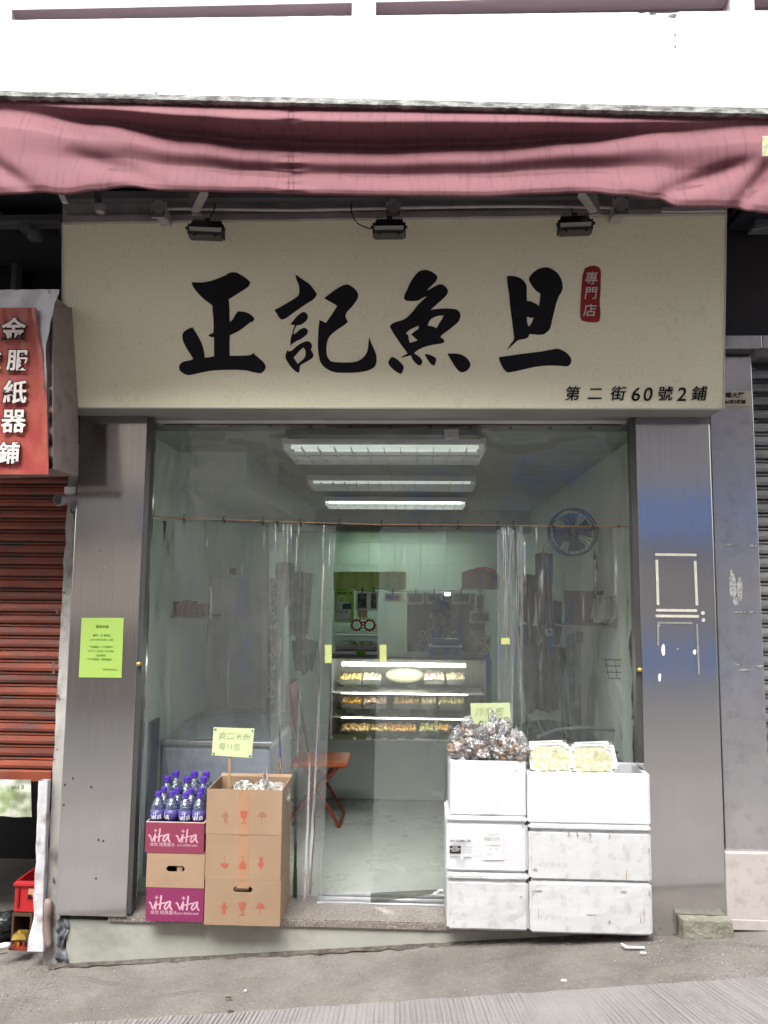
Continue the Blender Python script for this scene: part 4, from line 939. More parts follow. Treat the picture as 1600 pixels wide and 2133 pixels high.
# freezer right
fr_ = thing('chest_freezer', tuple(P(1200,1800,.8)), 'grey chest freezer behind the right hand foam boxes', 'freezer')
g0, g1, gzt = X(1085,1600,.8), IX1-.01, Z(1200,1578,.8)
obj('freezer_body', bx(g0, g1, .8, 1.6, .121, gzt-.02, bev=.03, seg=4), mat('freezer_light', (.40,.42,.41), r=.4), fr_)
bm = B(); grid(bm, lambda u, v: Vector((g0+(g1-g0)*u, .79+.8*v, gzt-.018+.10*math.sin(min(1,v*1.3)*math.pi*.5)*math.sin(.25+u*2.7))), 24, 16); obj('glass_lid', bm, mat('freezer_lid_dark', (.07,.08,.09), r=.12), fr_, smooth=True)
obj('lid_rim', tb([P(1120,1535,.9), P(1160,1521,1.0), P(1210,1516,1.0), P(1260,1518,1.0), P(1320,1524,1.0)], .012, 8), mat('rim_grey', (.2,.22,.24), r=.4), fr_)
obj('brand_label', bx(X(1278,1568,.79), X(1288,1568,.79), .785, .789, Z(1280,1570,.79), Z(1280,1565,.79)), black, fr_)
# shelf left with red boxes
shm = mat('shelf_metal', (.16,.13,.11), r=.5)
s1 = thing('wall_shelf', tuple(P(370,1290,.9)), 'left wall shelf carrying red packets behind the curtain', 'shelf')
sx0, sx1 = IX0+.005, X(440,1285,1.0); sz = Z(360,1281,.95)
obj('board', bx(sx0, sx1, .85, 1.25, sz-.015, sz), shm, s1)
obj('wire_frame', tube(B(), [P(320,1275,.85), P(319,1202,.85), P(362,1216,1.2), P(362,1275,1.2)], .004, 6), shm, s1)
redpk = mat('red_packet', (.17,.025,.02), r=.4, c2=(.26,.05,.03), scale=30, rand=.3); brpk = mat('brown_packet', (.22,.12,.07), r=.5, rand=.25)
for i in range(9):
    x = X(318+12.5*i, 1270, .95); w = X(329.5+12.5*i, 1270, .95)-x; h = random.uniform(.055,.09)
    b_ = obj('packet', bx(x, x+w, .9, 1.02, sz+.001, sz+h*(1 if i < 6 else 1.15), bev=.003), redpk if i < 6 else brpk, loc=(x, .96, sz))
    tag(b_, None, 'packet')
    b_['label'] = ('red' if i < 6 else 'brown')+' packet on the left wall shelf, '+['first','second','third','fourth','fifth','sixth','seventh','eighth','ninth'][i]+' from the left end'
# right shelf: brown board, trays, wire rack
s2 = thing('wall_shelf', tuple(P(1260,1305,.9)), 'right wall shelf with brown back board behind the curtain', 'shelf')
z2 = Z(1260,1303,.9); obj('board', bx(X(1175,1300,.9), IX1-.005, .88, 1.2, z2-.012, z2), shm, s2)
obj('back_board', bx(X(1178,1270,1.2), X(1305,1270,1.2), 1.2, 1.23, z2, Z(1240,1231,1.2)), mat('brown_board', (.12,.065,.04), r=.6, c2=(.09,.05,.035), scale=8, stretch=(4,1,1)), s2)
foam = mat('foam_tray', (.62,.63,.60), r=.55)
noodle = mat('yellow_noodles', (.36,.33,.13), r=.5, c2=(.41,.37,.17), scale=60, contrast=(.35,.65), bump=.2, bscale=120)
def foam_tray(c, w, d, h, R, label, cat='tray', group=None, noodled=True):
    t = thing('foam_tray', tuple(c), label, cat, group); M4 = Matrix.Translation(c) @ R.to_4x4()
    def f(bm_): bmesh.ops.transform(bm_, matrix=M4, verts=bm_.verts); return bm_
    bm = B(); box(bm, -w/2, w/2, -d/2, d/2, 0, h)
    bm.faces.ensure_lookup_table()
    es = [e for e in bm.edges if abs(e.verts[0].co.z-e.verts[1].co.z) > h*.5]; bmesh.ops.bevel(bm, geom=es, offset=.022, segments=4, affect='EDGES')
    for v in bm.verts:
        if v.co.z < h*.5: v.co.x *= .88; v.co.y *= .86
    tf = max(bm.faces, key=lambda q_: q_.calc_center_median().z)
    bmesh.ops.inset_region(bm, faces=[tf], thickness=.010, depth=0)
    r = bmesh.ops.extrude_face_region(bm, geom=[tf]); nv = [g for g in r['geom'] if isinstance(g, bmesh.types.BMVert)]
    bmesh.ops.translate(bm, verts=nv, vec=(0,0,-h*.6)); bmesh.ops.delete(bm, geom=[tf], context='FACES')
    cc_ = Vector((0,0,0)); 
    for v in nv: v.co.x *= .9; v.co.y *= .88
    obj('tray_body', f(bm), foam, t)
    if noodled:
        bm = B(); grid(bm, lambda u, v: Vector(((u-.5)*(w-.035), (v-.5)*(d-.035), h*.9+.002*noise.noise(Vector((u*9, v*9, c.x*9)))-.01*(abs(u-.5)*2)**4)), 14, 10); obj('noodles', f(bm), noodle, t, smooth=True)
        bm = B(); grid(bm, lambda u, v: Vector(((u-.5)*(w-.01), (v-.5)*(d-.01), h+.0015+.0012*noise.noise(Vector((u*8, v*8, 5))))), 16, 10); obj('cling_film', f(bm), plastic_film('cling_film', gloss=.05, haze=.08, rough=.12, bstr=.5, bst=(40,40,40), hazecol=(.8,.75,.5)), t, smooth=True)
        for k_ in range(3):
            s = ['New','正記','米粉'][k_]; bb = text_bm(s, .011, .0, thick=.0003)
            if k_ == 0: continue
            place(bb, Vector((.02+.0*k_, d/2-.03-.014*k_, h+.006)), Vector((1,0,0)), Vector((0,1,0))); obj('lettering', f(bb), mat('dark_olive_ink', (.08,.09,.02), r=.6), t)
    return t
RT = Matrix.Rotation(math.radians(75), 3, 'X') @ Matrix.Rotation(math.radians(-8), 3, 'Z')
for i, (px, py) in enumerate(((1262,1300),(1285,1300))):
    c = P(px, py-28, .93+.0*i); foam_tray(c, .10, .16, .06, Matrix.Rotation(math.radians(-58), 3, 'Z') @ Matrix.Rotation(math.radians(78), 3, 'X'), ['empty looking foam tray leaning on the right shelf, left one of two','white foam tray leaning on the right shelf, right one of two'][i], group='foam trays on the right shelf', noodled=False)
rk = thing('wire_rack', tuple(P(1290,1390,.8)), 'small dark wire rack on the right wall below the shelf', 'rack')
for k_ in range(4):
    yy = 1374+13*k_; obj('wire', tb([P(1258+3*k_, yy, .85), P(1318, yy+1, .8)], .003, 5), black, rk)
for k_ in range(3): obj('wire', tb([P(1262+18*k_, 1374, .85), P(1268+18*k_, 1412, .85)], .002, 5), black, rk)
bxm = mat('grey_panel', (.15,.16,.15), r=.5)
gb = thing('meter_box', tuple(P(1290,1360,1.1)), 'grey rectangular panel behind the wire rack on the right', 'panel'); obj('panel_face', bx(X(1262,1340,1.2), X(1303,1340,1.2), 1.2, 1.25, Z(1280,1373,1.2), Z(1280,1311,1.2), bev=.01), bxm, gb)
# electric fan
fn = thing('wall_fan', tuple(P(1195,1110,1.1)), 'dark blue round wall fan behind the upper right curtain', 'fan')
c = P(1195,1108,1.1); Rr = .145
obj('guard_rim', torus(B(), c, Rr, .007, n=32), mat('fan_blue', (.03,.06,.12), r=.4), fn, smooth=True)
obj('guard_rim', torus(B(), c+Vector((0,.07,0)), Rr, .005, n=32), MATS['fan_blue'], fn, smooth=True)
for k_ in range(24):
    a = 2*math.pi*k_/24; d = Vector((math.cos(a),0,math.sin(a))); obj('guard_wire', tb([c+d*.03+Vector((0,-.03,0)), c+d*.10+Vector((0,-.02,0)), c+d*Rr], .0018, 4), MATS['fan_blue'], fn)
for k_ in range(4):
    a = math.pi/2*k_; bm = B(); grid(bm, lambda u, v: c+Vector((math.cos(a+v*1.1-.3)*(.02+.10*u), .03+.02*v, math.sin(a+v*1.1-.3)*(.02+.10*u))), 6, 5); obj('blade', bm, mat('fan_blade', (.03,.06,.13), r=.3), fn, smooth=True)
obj('hub', tb([c+Vector((0,-.035,0)), c+Vector((0,.02,0))], .028, 12), MATS['fan_blue'], fn)
obj('motor', tb([c+Vector((0,.06,0)), c+Vector((0,.16,0)), c+Vector((0.0,.2,.02))], [.05,.05,.02], 12), MATS['fan_blue'], fn)
obj('bracket', tb([c+Vector((.05,.14,0)), c+Vector((.2,.2,.05)), Vector((IX1-.01, c.y+.25, c.z+.05))], .012, 6), black, fn)
# hanging cloths / bags at the right
def cloth(label, pts_top, w, z0c, z1c, Y, m, cat='cloth', name='hanging_cloth', seed=0, taper=0., amp=.02, folds=4):
    x = pts_top; t = thing(name, (x, Y, z0c), label, cat)
    bm = B()
    def f(u, v):
        v2 = 1-v; ww = w*(.78+.34*v2+.10*noise.noise(Vector((v*3, seed+x*5, 0))))
        return Vector((x+(u-.5)*ww, Y+amp*math.sin(u*folds*6.28+seed)+.01*noise.noise(Vector((u*4, v*4, seed))), z1c+(z0c-z1c)*v*(1+.10*noise.noise(Vector((u*3, x*7, 1)))+.05*math.sin(u*9+x*9))-.10*w*abs(u-.5)*(1-v)*2))
    grid(bm, f, 32, 24)
    obj('fabric', bm, m, t, smooth=True); obj('hanger_hook', tb([(x, Y+.01, z1c+.0), (x, Y+.01, z1c+.05)], .003, 5), black, t); return t
def cl(label, px0, px1, py0, py1, Y, col, **k):
    return cloth(label, (X(px0,py0,Y)+X(px1,py0,Y))/2, X(px1,py0,Y)-X(px0,py0,Y), Z(px0,py1,Y), Z(px0,py0,Y), Y, mat('cloth_%d_%d'%(px0,py0), col, r=.85, c2=tuple(q*.6 for q in col), scale=8), **k)
cl('pale grey shirt hanging high on the right wall', 1250,1290,1106,1176, 1.3, (.36,.36,.33))
cl('green striped cloth hanging at the far right', 1240,1286,1178,1228, 1.35, (.13,.17,.09))
cl('dark blue apron hanging right of the curtain folds', 1116,1150,1150,1370, 1.8, (.05,.07,.13))
cl('bright blue bag hanging beside the dark apron', 1140,1170,1250,1345, 1.7, (.03,.08,.2))
cl('dark brown coat hanging in the back right corner', 1078,1116,1195,1300, 2.2, (.13,.08,.06))
cl('olive cloth hanging under the brown coat', 1080,1118,1300,1420, 2.3, (.10,.11,.05))
cl('dark curtain hanging over the right freezer', 1085,1175,1340,1480, 2.0, (.07,.08,.085))
cl('white towel hanging beside the mirror on the right', 1182,1230,1318,1520, 1.9, (.33,.38,.33), amp=.006)
cl('brown tie shaped cloth on the white towel', 1213,1230,1362,1480, 1.85, (.09,.06,.045), amp=.004, folds=1)
sock = thing('wall_socket', tuple(P(1142,1315,1.6)), 'small white wall socket between the hanging clothes', 'socket')
obj('plate', bx(X(1135,1315,1.62), X(1150,1315,1.62), 1.6, 1.62, Z(1140,1324,1.62), Z(1140,1309,1.62), bev=.003), white_p, sock); obj('button', bx(X(1140,1315,1.6), X(1146,1315,1.6), 1.592, 1.599, Z(1140,1319,1.6), Z(1140,1313,1.6)), black, sock)
sf = thing('framed_card', tuple(P(1213,1325,1.8)), 'small dark framed card on the white towel at right', 'frame')
obj('frame', bx(X(1199,1325,1.82), X(1228,1325,1.82), 1.8, 1.82, Z(1213,1338,1.82), Z(1213,1315,1.82)), mat('dark_frame', (.08,.06,.05), r=.5), sf)
# bunched things left of doorway
cl('olive green apron hanging behind the gathered curtain', 600,650,1190,1330, 3.3, (.42,.46,.32))
cl('teal cloth hanging behind the gathered curtain', 610,660,1330,1400, 3.4, (.25,.36,.32))
cl('tan cloth hanging near the cabinet edge', 570,590,1330,1420, 2.6, (.42,.38,.30))
cl('light khaki cloth hanging left of the green poster', 575,612,1170,1260, 3.0, (.50,.53,.42))
# ---- display counter ----------------------------------------------------
DY = PZ(800,1667,.12).y
dx0, dx1 = X(688,1550,DY), X(1024,1450,DY)
ct = thing('display_counter', ((dx0+dx1)/2, DY, 0), 'refrigerated glass display counter with trays of food at the back', 'counter')
zc, zt2 = Z(850,1545,DY), Z(850,1374,DY)
cpaint = mat('counter_panel', (.68,.73,.69), r=.4, c2=(.64,.69,.65), scale=2)
obj('base_panel', bx(dx0-.25, dx1+.1, DY, DY+.7, Z(800,1666,DY), zc, bev=.004), cpaint, ct)
obj('kick_board', bx(dx0-.25, dx1+.1, DY+.06, DY+.7, .121, Z(800,1666,DY)-.002), black, ct)
obj('top_rail', bx(dx0, dx1, DY-.01, DY+.5, zc+.001, zc+.012), alu, ct)
obj('back_panel', bx(dx0, dx1, DY+.5, DY+.52, zc+.012, zt2), mat('case_back', (.26,.26,.21), r=.4), ct)
obj('end_panel', bx(dx0-.02, dx0, DY, DY+.52, zc+.001, zt2), alu, ct); obj('end_panel', bx(dx1-.04, dx1, DY, DY+.52, zc+.001, zt2), steel_dark, ct)
obj('top_panel', bx(dx0-.02, dx1, DY+.0, DY+.52, zt2, zt2+.02), mat('case_top', (.12,.12,.12), r=.4), ct)
led = mat('case_strip_light', (1,1,.95), r=.5, emit=(1,1,.93), estr=13)
obj('strip_light', tb([(X(712,1385,DY), DY+.04, Z(800,1385,DY)), (X(970,1385,DY), DY+.04, Z(800,1385,DY))], .013, 8), led, ct)
shelfm = mat('lit_shelf_edge', (.75,.75,.66), r=.3)
led2 = mat('shelf_strip_light', (1,.98,.85), r=.5, emit=(1,.97,.8), estr=7)
for k_, py in enumerate((1444, 1495)):
    z = Z(800, py, DY+.08); obj('glass_shelf', bx(dx0+.002, dx1-.045, DY+.08, DY+.49, z-.006, z), shelfm, ct)
    obj('shelf_light', tb([(X(710,py,DY), DY+.073, z-.003), (X(975,py,DY), DY+.073, z-.003)], .004, 6), led2, ct)
obj('front_glass', prism(B(), [Vector((dx0, DY, zc+.013)), Vector((dx1-.04, DY, zc+.013)), Vector((dx1-.04, DY+.03, zt2-.001)), Vector((dx0, DY+.03, zt2-.001))], Vector((0,-.004,0))), plastic_film('case_glass', gloss=.045, haze=.02, rough=.02, bstr=.0, tint=(.96,.98,.97)), ct)
foods = [((.62,.35,.06),'orange fried fish cakes'),((.66,.48,.40),'pale pink fish balls'),((.50,.34,.14),'golden brown dumplings'),((.60,.50,.32),'cream coloured fish slices'),((.55,.50,.22),'pale green noodles'),((.60,.45,.16),'yellow tofu puffs'),((.60,.32,.05),'orange rolls'),((.62,.55,.4),'white fish balls')]
traym = mat('food_tray', (.25,.25,.23), r=.35, m=.5)
def food_tray(px0, px1, py, Y, fi, row, h=.03):
    col, nm = foods[fi]; x0, x1 = X(px0,py,Y), X(px1,py,Y); z = Z(px0,py,Y)
    t = thing('food_tray', ((x0+x1)/2, Y, z-.03), 'tray of %s, %s, %s' % (nm, row[0], row[1]), 'tray', 'food trays in the display counter')
    bm = B(); box(bm, x0, x1, Y, Y+.16, z-.035, z-.03); box(bm, x0, x1, Y, Y+.004, z-.03, z); box(bm, x0, x0+.004, Y+.005, Y+.16, z-.03, z); box(bm, x1-.004, x1, Y+.005, Y+.16, z-.03, z); obj('dish', bm, traym, t)
    m = mat('food_%d' % fi, tuple(min(.9,q*1.25) for q in col), r=.4, c2=tuple(q*.7 for q in col), scale=30, rand=.15, bump=.4, bscale=60)
    n = max(3, int((x1-x0)/.026)); pr0 = None
    for r_ in range(3):
        for k_ in range(n):
            cx = x0+.014+(x1-x0-.028)*k_/(n-1)+random.uniform(-.004,.004); cy = Y+.025+.05*r_; cz = z-.002+.009*r_+random.uniform(0,.012)
            if pr0 is None:
                bm = B(); bmesh.ops.create_icosphere(bm, subdivisions=1, radius=.021)
                for v in bm.verts: v.co.x *= 1.25; v.co += .003*noise.noise_vector(v.co*60)
                pr0 = obj('food_piece', bm, m, t, smooth=True); pr0.location = Vector((cx, cy, cz))-wloc(t)
                for v in pr0.data.vertices: v.co += wloc(t)
            else:
                q_ = pr0.copy(); COL.objects.link(q_); q_.location = Vector((cx, cy, cz))-wloc(t); q_.rotation_euler = (random.random()*3, random.random()*3, random.random()*3)
rows_ = ((1416, ((708,752,5),(756,792,7),(885,925,1),(932,968,3)), 'top shelf', DY+.12), (1466, ((712,752,0),(758,804,1),(822,872,2),(878,908,3),(916,968,4)), 'middle shelf', DY+.1), (1524, ((710,768,2),(772,806,5),(806,866,6),(876,912,4),(914,935,0)), 'bottom shelf', DY+.05))
ordn = ['leftmost','second from left','third from left','fourth from left','last at right']
for py, items, nm, yy in rows_:
    for k_, (a, b_, fi) in enumerate(items): food_tray(a, b_, py, yy, fi, (nm, ordn[k_]))
lab = mat('price_card', (.34,.42,.18), r=.6)
for k_, px in enumerate((694,715,742,774,808,843,913)):
    obj('price_card', bx(X(px,1535,DY-.01), X(px+21,1535,DY-.01), DY-.013, DY-.011, Z(px,1540,DY-.01), Z(px,1530,DY-.01)), lab, ct)
for k_, (px, py) in enumerate(((718,1480),(770,1482),(835,1483),(890,1482),(722,1428),(770,1429),(850,1430))):
    obj('price_card', bx(X(px,py,DY+.07), X(px+20,py,DY+.07), DY+.066, DY+.068, Z(px,py+5,DY+.07), Z(px,py-5,DY+.07)), mat('dim_price_card', (.18,.22,.14), r=.6), ct)
bm = B(); 
def oval(px0, px1, py0, py1, Y, label, m):
    c = (P(px0,(py0+py1)/2,Y)+P(px1,(py0+py1)/2,Y))/2; rx = (P(px1,py0,Y)-P(px0,py0,Y)).x/2; rz = (P(px0,py0,Y)-P(px0,py1,Y)).z/2
    t = thing('pale_bowl', tuple(c), label, 'bowl'); bm = B()
    def f(u, v):
        a = u*2*math.pi; b__ = v*math.pi/2; return c+Vector((rx*math.cos(a)*math.sin(b__)**.6, -.05*math.cos(b__)+.05, rz*math.sin(a)*math.sin(b__)**.6))
    grid(bm, f, 28, 10); obj('bowl_body', bm, m, t, smooth=True)
oval(802, 884, 1392, 1424, DY+.2, 'large upturned cream oval bowl on the counter top shelf', mat('cream_bowl', (.58,.54,.40), r=.4))
oval(878, 922, 1395, 1422, DY+.3, 'smaller pale oval bowl behind the cream one on the top shelf', mat('grey_bowl', (.40,.38,.30), r=.4))
# warmer on top left
zt3 = zt2+.021
wm = thing('food_warmer', tuple(P(740,1370,DY+.1)), 'small rounded glass food warmer on top of the display counter', 'warmer')
wx0, wx1 = X(696,1350,DY+.1), X(788,1350,DY+.1); wzt = Z(740,1318,DY+.1)
obj('warmer_base', bx(wx0, wx1, DY+.1, DY+.4, zt3, zt3+.03, bev=.004), alu, wm)
obj('warmer_tray', bx(wx0+.01, wx1-.01, DY+.12, DY+.38, zt3+.031, zt3+.065), steel_dark, wm)
bm = B(); grid(bm, lambda u, v: Vector((wx0+(wx1-wx0)*u, DY+.1+.14*(1-math.cos(v*math.pi/2)), zt3+.04+(wzt-zt3-.04)*math.sin(v*math.pi/2))), 12, 12); obj('curved_glass', bm, plastic_film('warmer_glass', tint=(.8,.9,.88), gloss=.10, haze=.04, rough=.03, bstr=0), wm, smooth=True)
obj('light_bar', tb([(wx0+.03, DY+.14, Z(740,1324,DY+.14)), (wx1-.01, DY+.14, Z(740,1324,DY+.14))], .007, 8), alu, wm); obj('light_bar', tb([(wx0+.03, DY+.12, Z(740,1334,DY+.12)), (wx1-.01, DY+.12, Z(740,1334,DY+.12))], .006, 8), alu, wm)
pr0 = None
for k_ in range(26):
    bm = B() if pr0 is None else None; pos = Vector((random.uniform(wx0+.10, wx1-.03), DY+random.uniform(.14,.3), zt3+.07+random.uniform(0,.035)))-wm.location
    if pr0 is None:
        tube(bm, [(-.018,0,0),(0,0,.005),(.018,0,0)], .007, 6); pr0 = obj('snack', bm, mat('golden_snack', (.42,.36,.12), r=.5, rand=.2), wm, smooth=True)
        for v in pr0.data.vertices: v.co += wm.location
    else: pr_o = pr0.copy(); COL.objects.link(pr_o); pr_o.location = pos; pr_o.rotation_euler = (0, random.uniform(-.6,.6), random.random()*6)
pr0.location = Vector((wx0+.15, DY+.2, zt3+.08))-wm.location
ltag = thing('green_price_tag', tuple(P(750,1366,DY+.08)), 'bright green price tag on the food warmer', 'tag'); obj('card', bx(X(741,1360,DY+.08), X(762,1360,DY+.08), DY+.08, DY+.083, Z(750,1367,DY+.08), Z(750,1355,DY+.08)), mat('bright_green_card', (.28,.62,.08), r=.6), ltag)
ptext('魚皮', 751, 1361, 7, DY+.078, pg, ltag, .01, k=.0038)
# machine and bottles at right on top
mc = thing('steel_cooker', tuple(P(925,1370,DY+.15)), 'low steel cooker standing on the display counter', 'cooker')
obj('cooker_body', bx(X(895,1345,DY+.2), X(962,1345,DY+.2), DY+.2, DY+.4, zt3, Z(930,1349,DY+.2)), mat('dark_steel', (.10,.10,.10), r=.35, m=.6), mc)
obj('cooker_rim', bx(X(893,1345,DY+.19), X(964,1345,DY+.19), DY+.19, DY+.41, Z(930,1348,DY+.2), Z(930,1345,DY+.2)), alu, mc)
obj('cooker_lid', bx(X(900,1335,DY+.25), X(958,1335,DY+.25), DY+.25, DY+.4, Z(930,1344,DY+.2), Z(930,1332,DY+.2), bev=.01), mat('lid_grey', (.2,.2,.2), r=.3), mc)
bg1 = thing('grey_bag', tuple(P(995,1370,DY+.2)), 'lumpy grey plastic bag on the counter right end', 'bag')
def lump(c, rx, ry, rz, seed, sub=3, amp=.25, fr=6):
    bm = B(); bmesh.ops.create_icosphere(bm, subdivisions=sub, radius=1)
    for v in bm.verts:
        d = v.co.normalized(); n_ = 1+amp*(1-2*abs(noise.noise(d*fr*.4+Vector((seed,0,0)))))-amp*.5
        v.co = Vector(c)+Vector((d.x*rx*n_, d.y*ry*n_, d.z*rz*n_))
    return bm
obj('bag_body', lump(P(992,1340,DY+.25), .10, .07, .10, 3), mat('grey_film', (.30,.31,.24), r=.35), bg1, smooth=True)
pk = thing('patterned_packet', tuple(P(1008,1370,DY+.15)), 'patterned yellow brown snack packet leaning on the grey bag', 'packet')
obj('packet_body', prism(B(), [P(996,1372,DY+.13), P(1019,1372,DY+.13), P(1023,1326,DY+.15), P(998,1324,DY+.15)], Vector((0,.03,0))), mat('packet_print', (.42,.38,.16), r=.4, c2=(.07,.05,.03), scale=45, contrast=(.5,.56), mix=.6), pk)
# worker behind the counter
def person():
    base = Vector((X(915,1300,3.35), 3.35, .10)); t = thing('person', tuple(base), 'person in dark cap and chequered top standing behind the display counter', 'person')
    pts = {'pel':(0,0,.82,.13),'sp':(0,.0,.98,.12),'ch':(-.0,-.04,1.14,.13),'nk':(.0,-.06,1.24,.05),'hd':(.0,-.09,1.33,.07),'ht':(.0,-.09,1.40,.075),
      'ls':(-.15,-.05,1.17,.055),'le':(-.22,-.12,.96,.042),'lw':(-.14,-.3,.95,.03),'lh':(-.11,-.37,.96,.032),
      'rs':(.15,-.05,1.17,.055),'re':(.22,-.12,.96,.042),'rw':(.14,-.3,.95,.03),'rh':(.11,-.37,.96,.032),
      'lk':(-.09,0,.45,.065),'la':(-.09,.02,.07,.045),'lt':(-.09,-.12,.04,.04),'rk':(.09,0,.45,.065),'ra':(.09,.02,.07,.045),'rt':(.09,-.12,.04,.04)}
    E = [('pel','sp'),('sp','ch'),('ch','nk'),('nk','hd'),('hd','ht'),('ch','ls'),('ls','le'),('le','lw'),('lw','lh'),('ch','rs'),('rs','re'),('re','rw'),('rw','rh'),('pel','lk'),('lk','la'),('la','lt'),('pel','rk'),('rk','ra'),('ra','rt')]
    ks = list(pts); me = bpy.data.meshes.new('body'); me.from_pydata([pts[k][:3] for k in ks], [(ks.index(a), ks.index(b_)) for a, b_ in E], [])
    o = bpy.data.objects.new('body', me); COL.objects.link(o); o.modifiers.new('s', 'SKIN'); o.modifiers.new('d', 'SUBSURF').levels = 1
    for i, k in enumerate(ks): me.skin_vertices[0].data[i].radius = (pts[k][3], pts[k][3])
    me.skin_vertices[0].data[0].use_root = True
    dg = bpy.context.evaluated_depsgraph_get(); dg.update(); m2 = bpy.data.meshes.new_from_object(o.evaluated_get(dg)); bpy.data.objects.remove(o)
    ms = [mat('skin', (.42,.27,.19), r=.5), mat('chequered_top', (.10,.11,.12), r=.8, c2=(.30,.30,.30), scale=45, contrast=(.45,.55)), mat('dark_trousers', (.03,.03,.035), r=.8)]
    for m in ms: m2.materials.append(m)
    for p in m2.polygons:
        z = p.center.z; y = p.center.y; p.material_index = 2 if z < .85 else (0 if (z > 1.245 or y < -.27) else 1)
    m2.polygons.foreach_set('use_smooth', [True]*len(m2.polygons)); o = bpy.data.objects.new('body', m2); COL.objects.link(o); o.parent = t
    h = base+Vector((0,-.09,1.385))
    bm = B(); bmesh.ops.create_icosphere(bm, subdivisions=3, radius=1)
    for v in list(bm.verts):
        v.co = Vector((v.co.x*.088, v.co.y*.098+.006, max(v.co.z, -.15)*.085+.022))
    for v in bm.verts: v.co += h
    obj('cap', bm, mat('dark_cap', (.015,.015,.02), r=.8), t, smooth=True)
    obj('cap_brim', bx(h.x-.06, h.x+.06, h.y-.14, h.y-.06, h.z+.01, h.z+.017, bev=.003), MATS['dark_cap'], t)
    for s_ in (-1, 1):
        obj('ear', lump(h+Vector((s_*.082,0,-.03)), .012, .02, .028, 1, 2, .05), ms[0], t, smooth=True)
        obj('eye', lump(h+Vector((s_*.03,-.078,-.02)), .01, .006, .006, 1, 2, 0), black, t, smooth=True)
        for k_ in range(4): obj('finger', tb([base+Vector((s_*(.11-.012*k_)+.0, -.38, .965)), base+Vector((s_*(.105-.012*k_), -.42, .96)), base+Vector((s_*(.10-.012*k_), -.445, .945))], [.009,.008,.006], 6), ms[0], t, smooth=True)
        obj('thumb', tb([base+Vector((s_*.08, -.37, .965)), base+Vector((s_*.06, -.40, .955)), base+Vector((s_*.055,-.42,.95))], [.010,.009,.007], 6), ms[0], t, smooth=True)
    obj('nose', lump(h+Vector((0,-.09,-.045)), .012, .018, .02, 1, 2, .05), ms[0], t, smooth=True)
    obj('mouth', bx(h.x-.02, h.x+.02, h.y-.084, h.y-.078, h.z-.08, h.z-.074), mat('lip', (.3,.12,.1), r=.5), t)
person()
# doorway at back
dr = thing('back_doorway', (X(885,1300,IYB), IYB-.02, 0), 'dark doorway in the back wall behind the counter', 'doorway')
obj('opening', bx(X(848,1300,IYB-.02), X(1010,1300,IYB-.02), IYB-.03, IYB-.002, 0, Z(880,1235,IYB-.02)), mat('dark_opening', (.018,.02,.022), r=.8), dr)
obj('door_frame', bx(X(843,1300,IYB-.02), X(848,1300,IYB-.02), IYB-.06, IYB-.002, 0, Z(880,1233,IYB-.02)), wallm, dr)
lamp = thing('small_lamp', tuple(P(932,1238,4.6)), 'tiny bright lamp glowing above the back doorway', 'lamp')
obj('bulb', tb([P(927,1238,4.6), P(938,1238,4.6)], .012, 8), mat('lamp_glow', (1,1,1), emit=(1,1,.95), estr=20), lamp)
# clothes line with photos
ln = thing('photo_line', tuple(P(880,1232,3.6)), 'string line with clips holding small photographs above the counter', 'line')
obj('string', tube(B(), [P(700,1228,3.6), P(800,1233,3.6), P(880,1231,3.6), P(1010,1230,3.6)], .003, 5), black, ln)
pm = mat('photo_border', (.72,.74,.70), r=.4); pim = mat('photo_image', (.16,.17,.16), r=.4, c2=(.04,.04,.04), scale=26, contrast=(.42,.58), rand=.3)
for i, (x0, y0, x1, y1) in enumerate(((741,1232,768,1272),(769,1232,788,1272),(800,1236,836,1254),(848,1235,884,1259),(887,1235,922,1258),(941,1234,981,1258),(989,1236,1011,1272),(978,1273,1022,1298))):
    t = thing('photo_card', tuple(P((x0+x1)/2, y1, 3.62)), ['tall photo card clipped near the green poster','narrow photo card second on the line','small grey photo third on the line','wide photo card left of the lamp, first of two','wide photo card just left of the little lamp','wide photo card right of the lamp','upright photo card at the right end of the line','photo card stuck below the right end of the line'][i], 'photo', 'photos clipped on the line')
    Yp = 3.62; obj('card', bx(X(x0,y0,Yp), X(x1,y0,Yp), Yp, Yp+.003, Z(x0,y1,Yp), Z(x0,y0,Yp)), pm, t)
    obj('picture', bx(X(x0+4,y0,Yp-.002), X(x1-4,y0,Yp-.002), Yp-.002, Yp-.001, Z(x0,y1-5,Yp), Z(x0,y0+4,Yp)), pim, t)
    obj('clip', bx(X((x0+x1)/2-1,y0,Yp-.01), X((x0+x1)/2+1.5,y0,Yp-.01), Yp-.012, Yp-.005, Z(x0,y0+3,Yp), Z(x0,y0-9,Yp)), black, t)
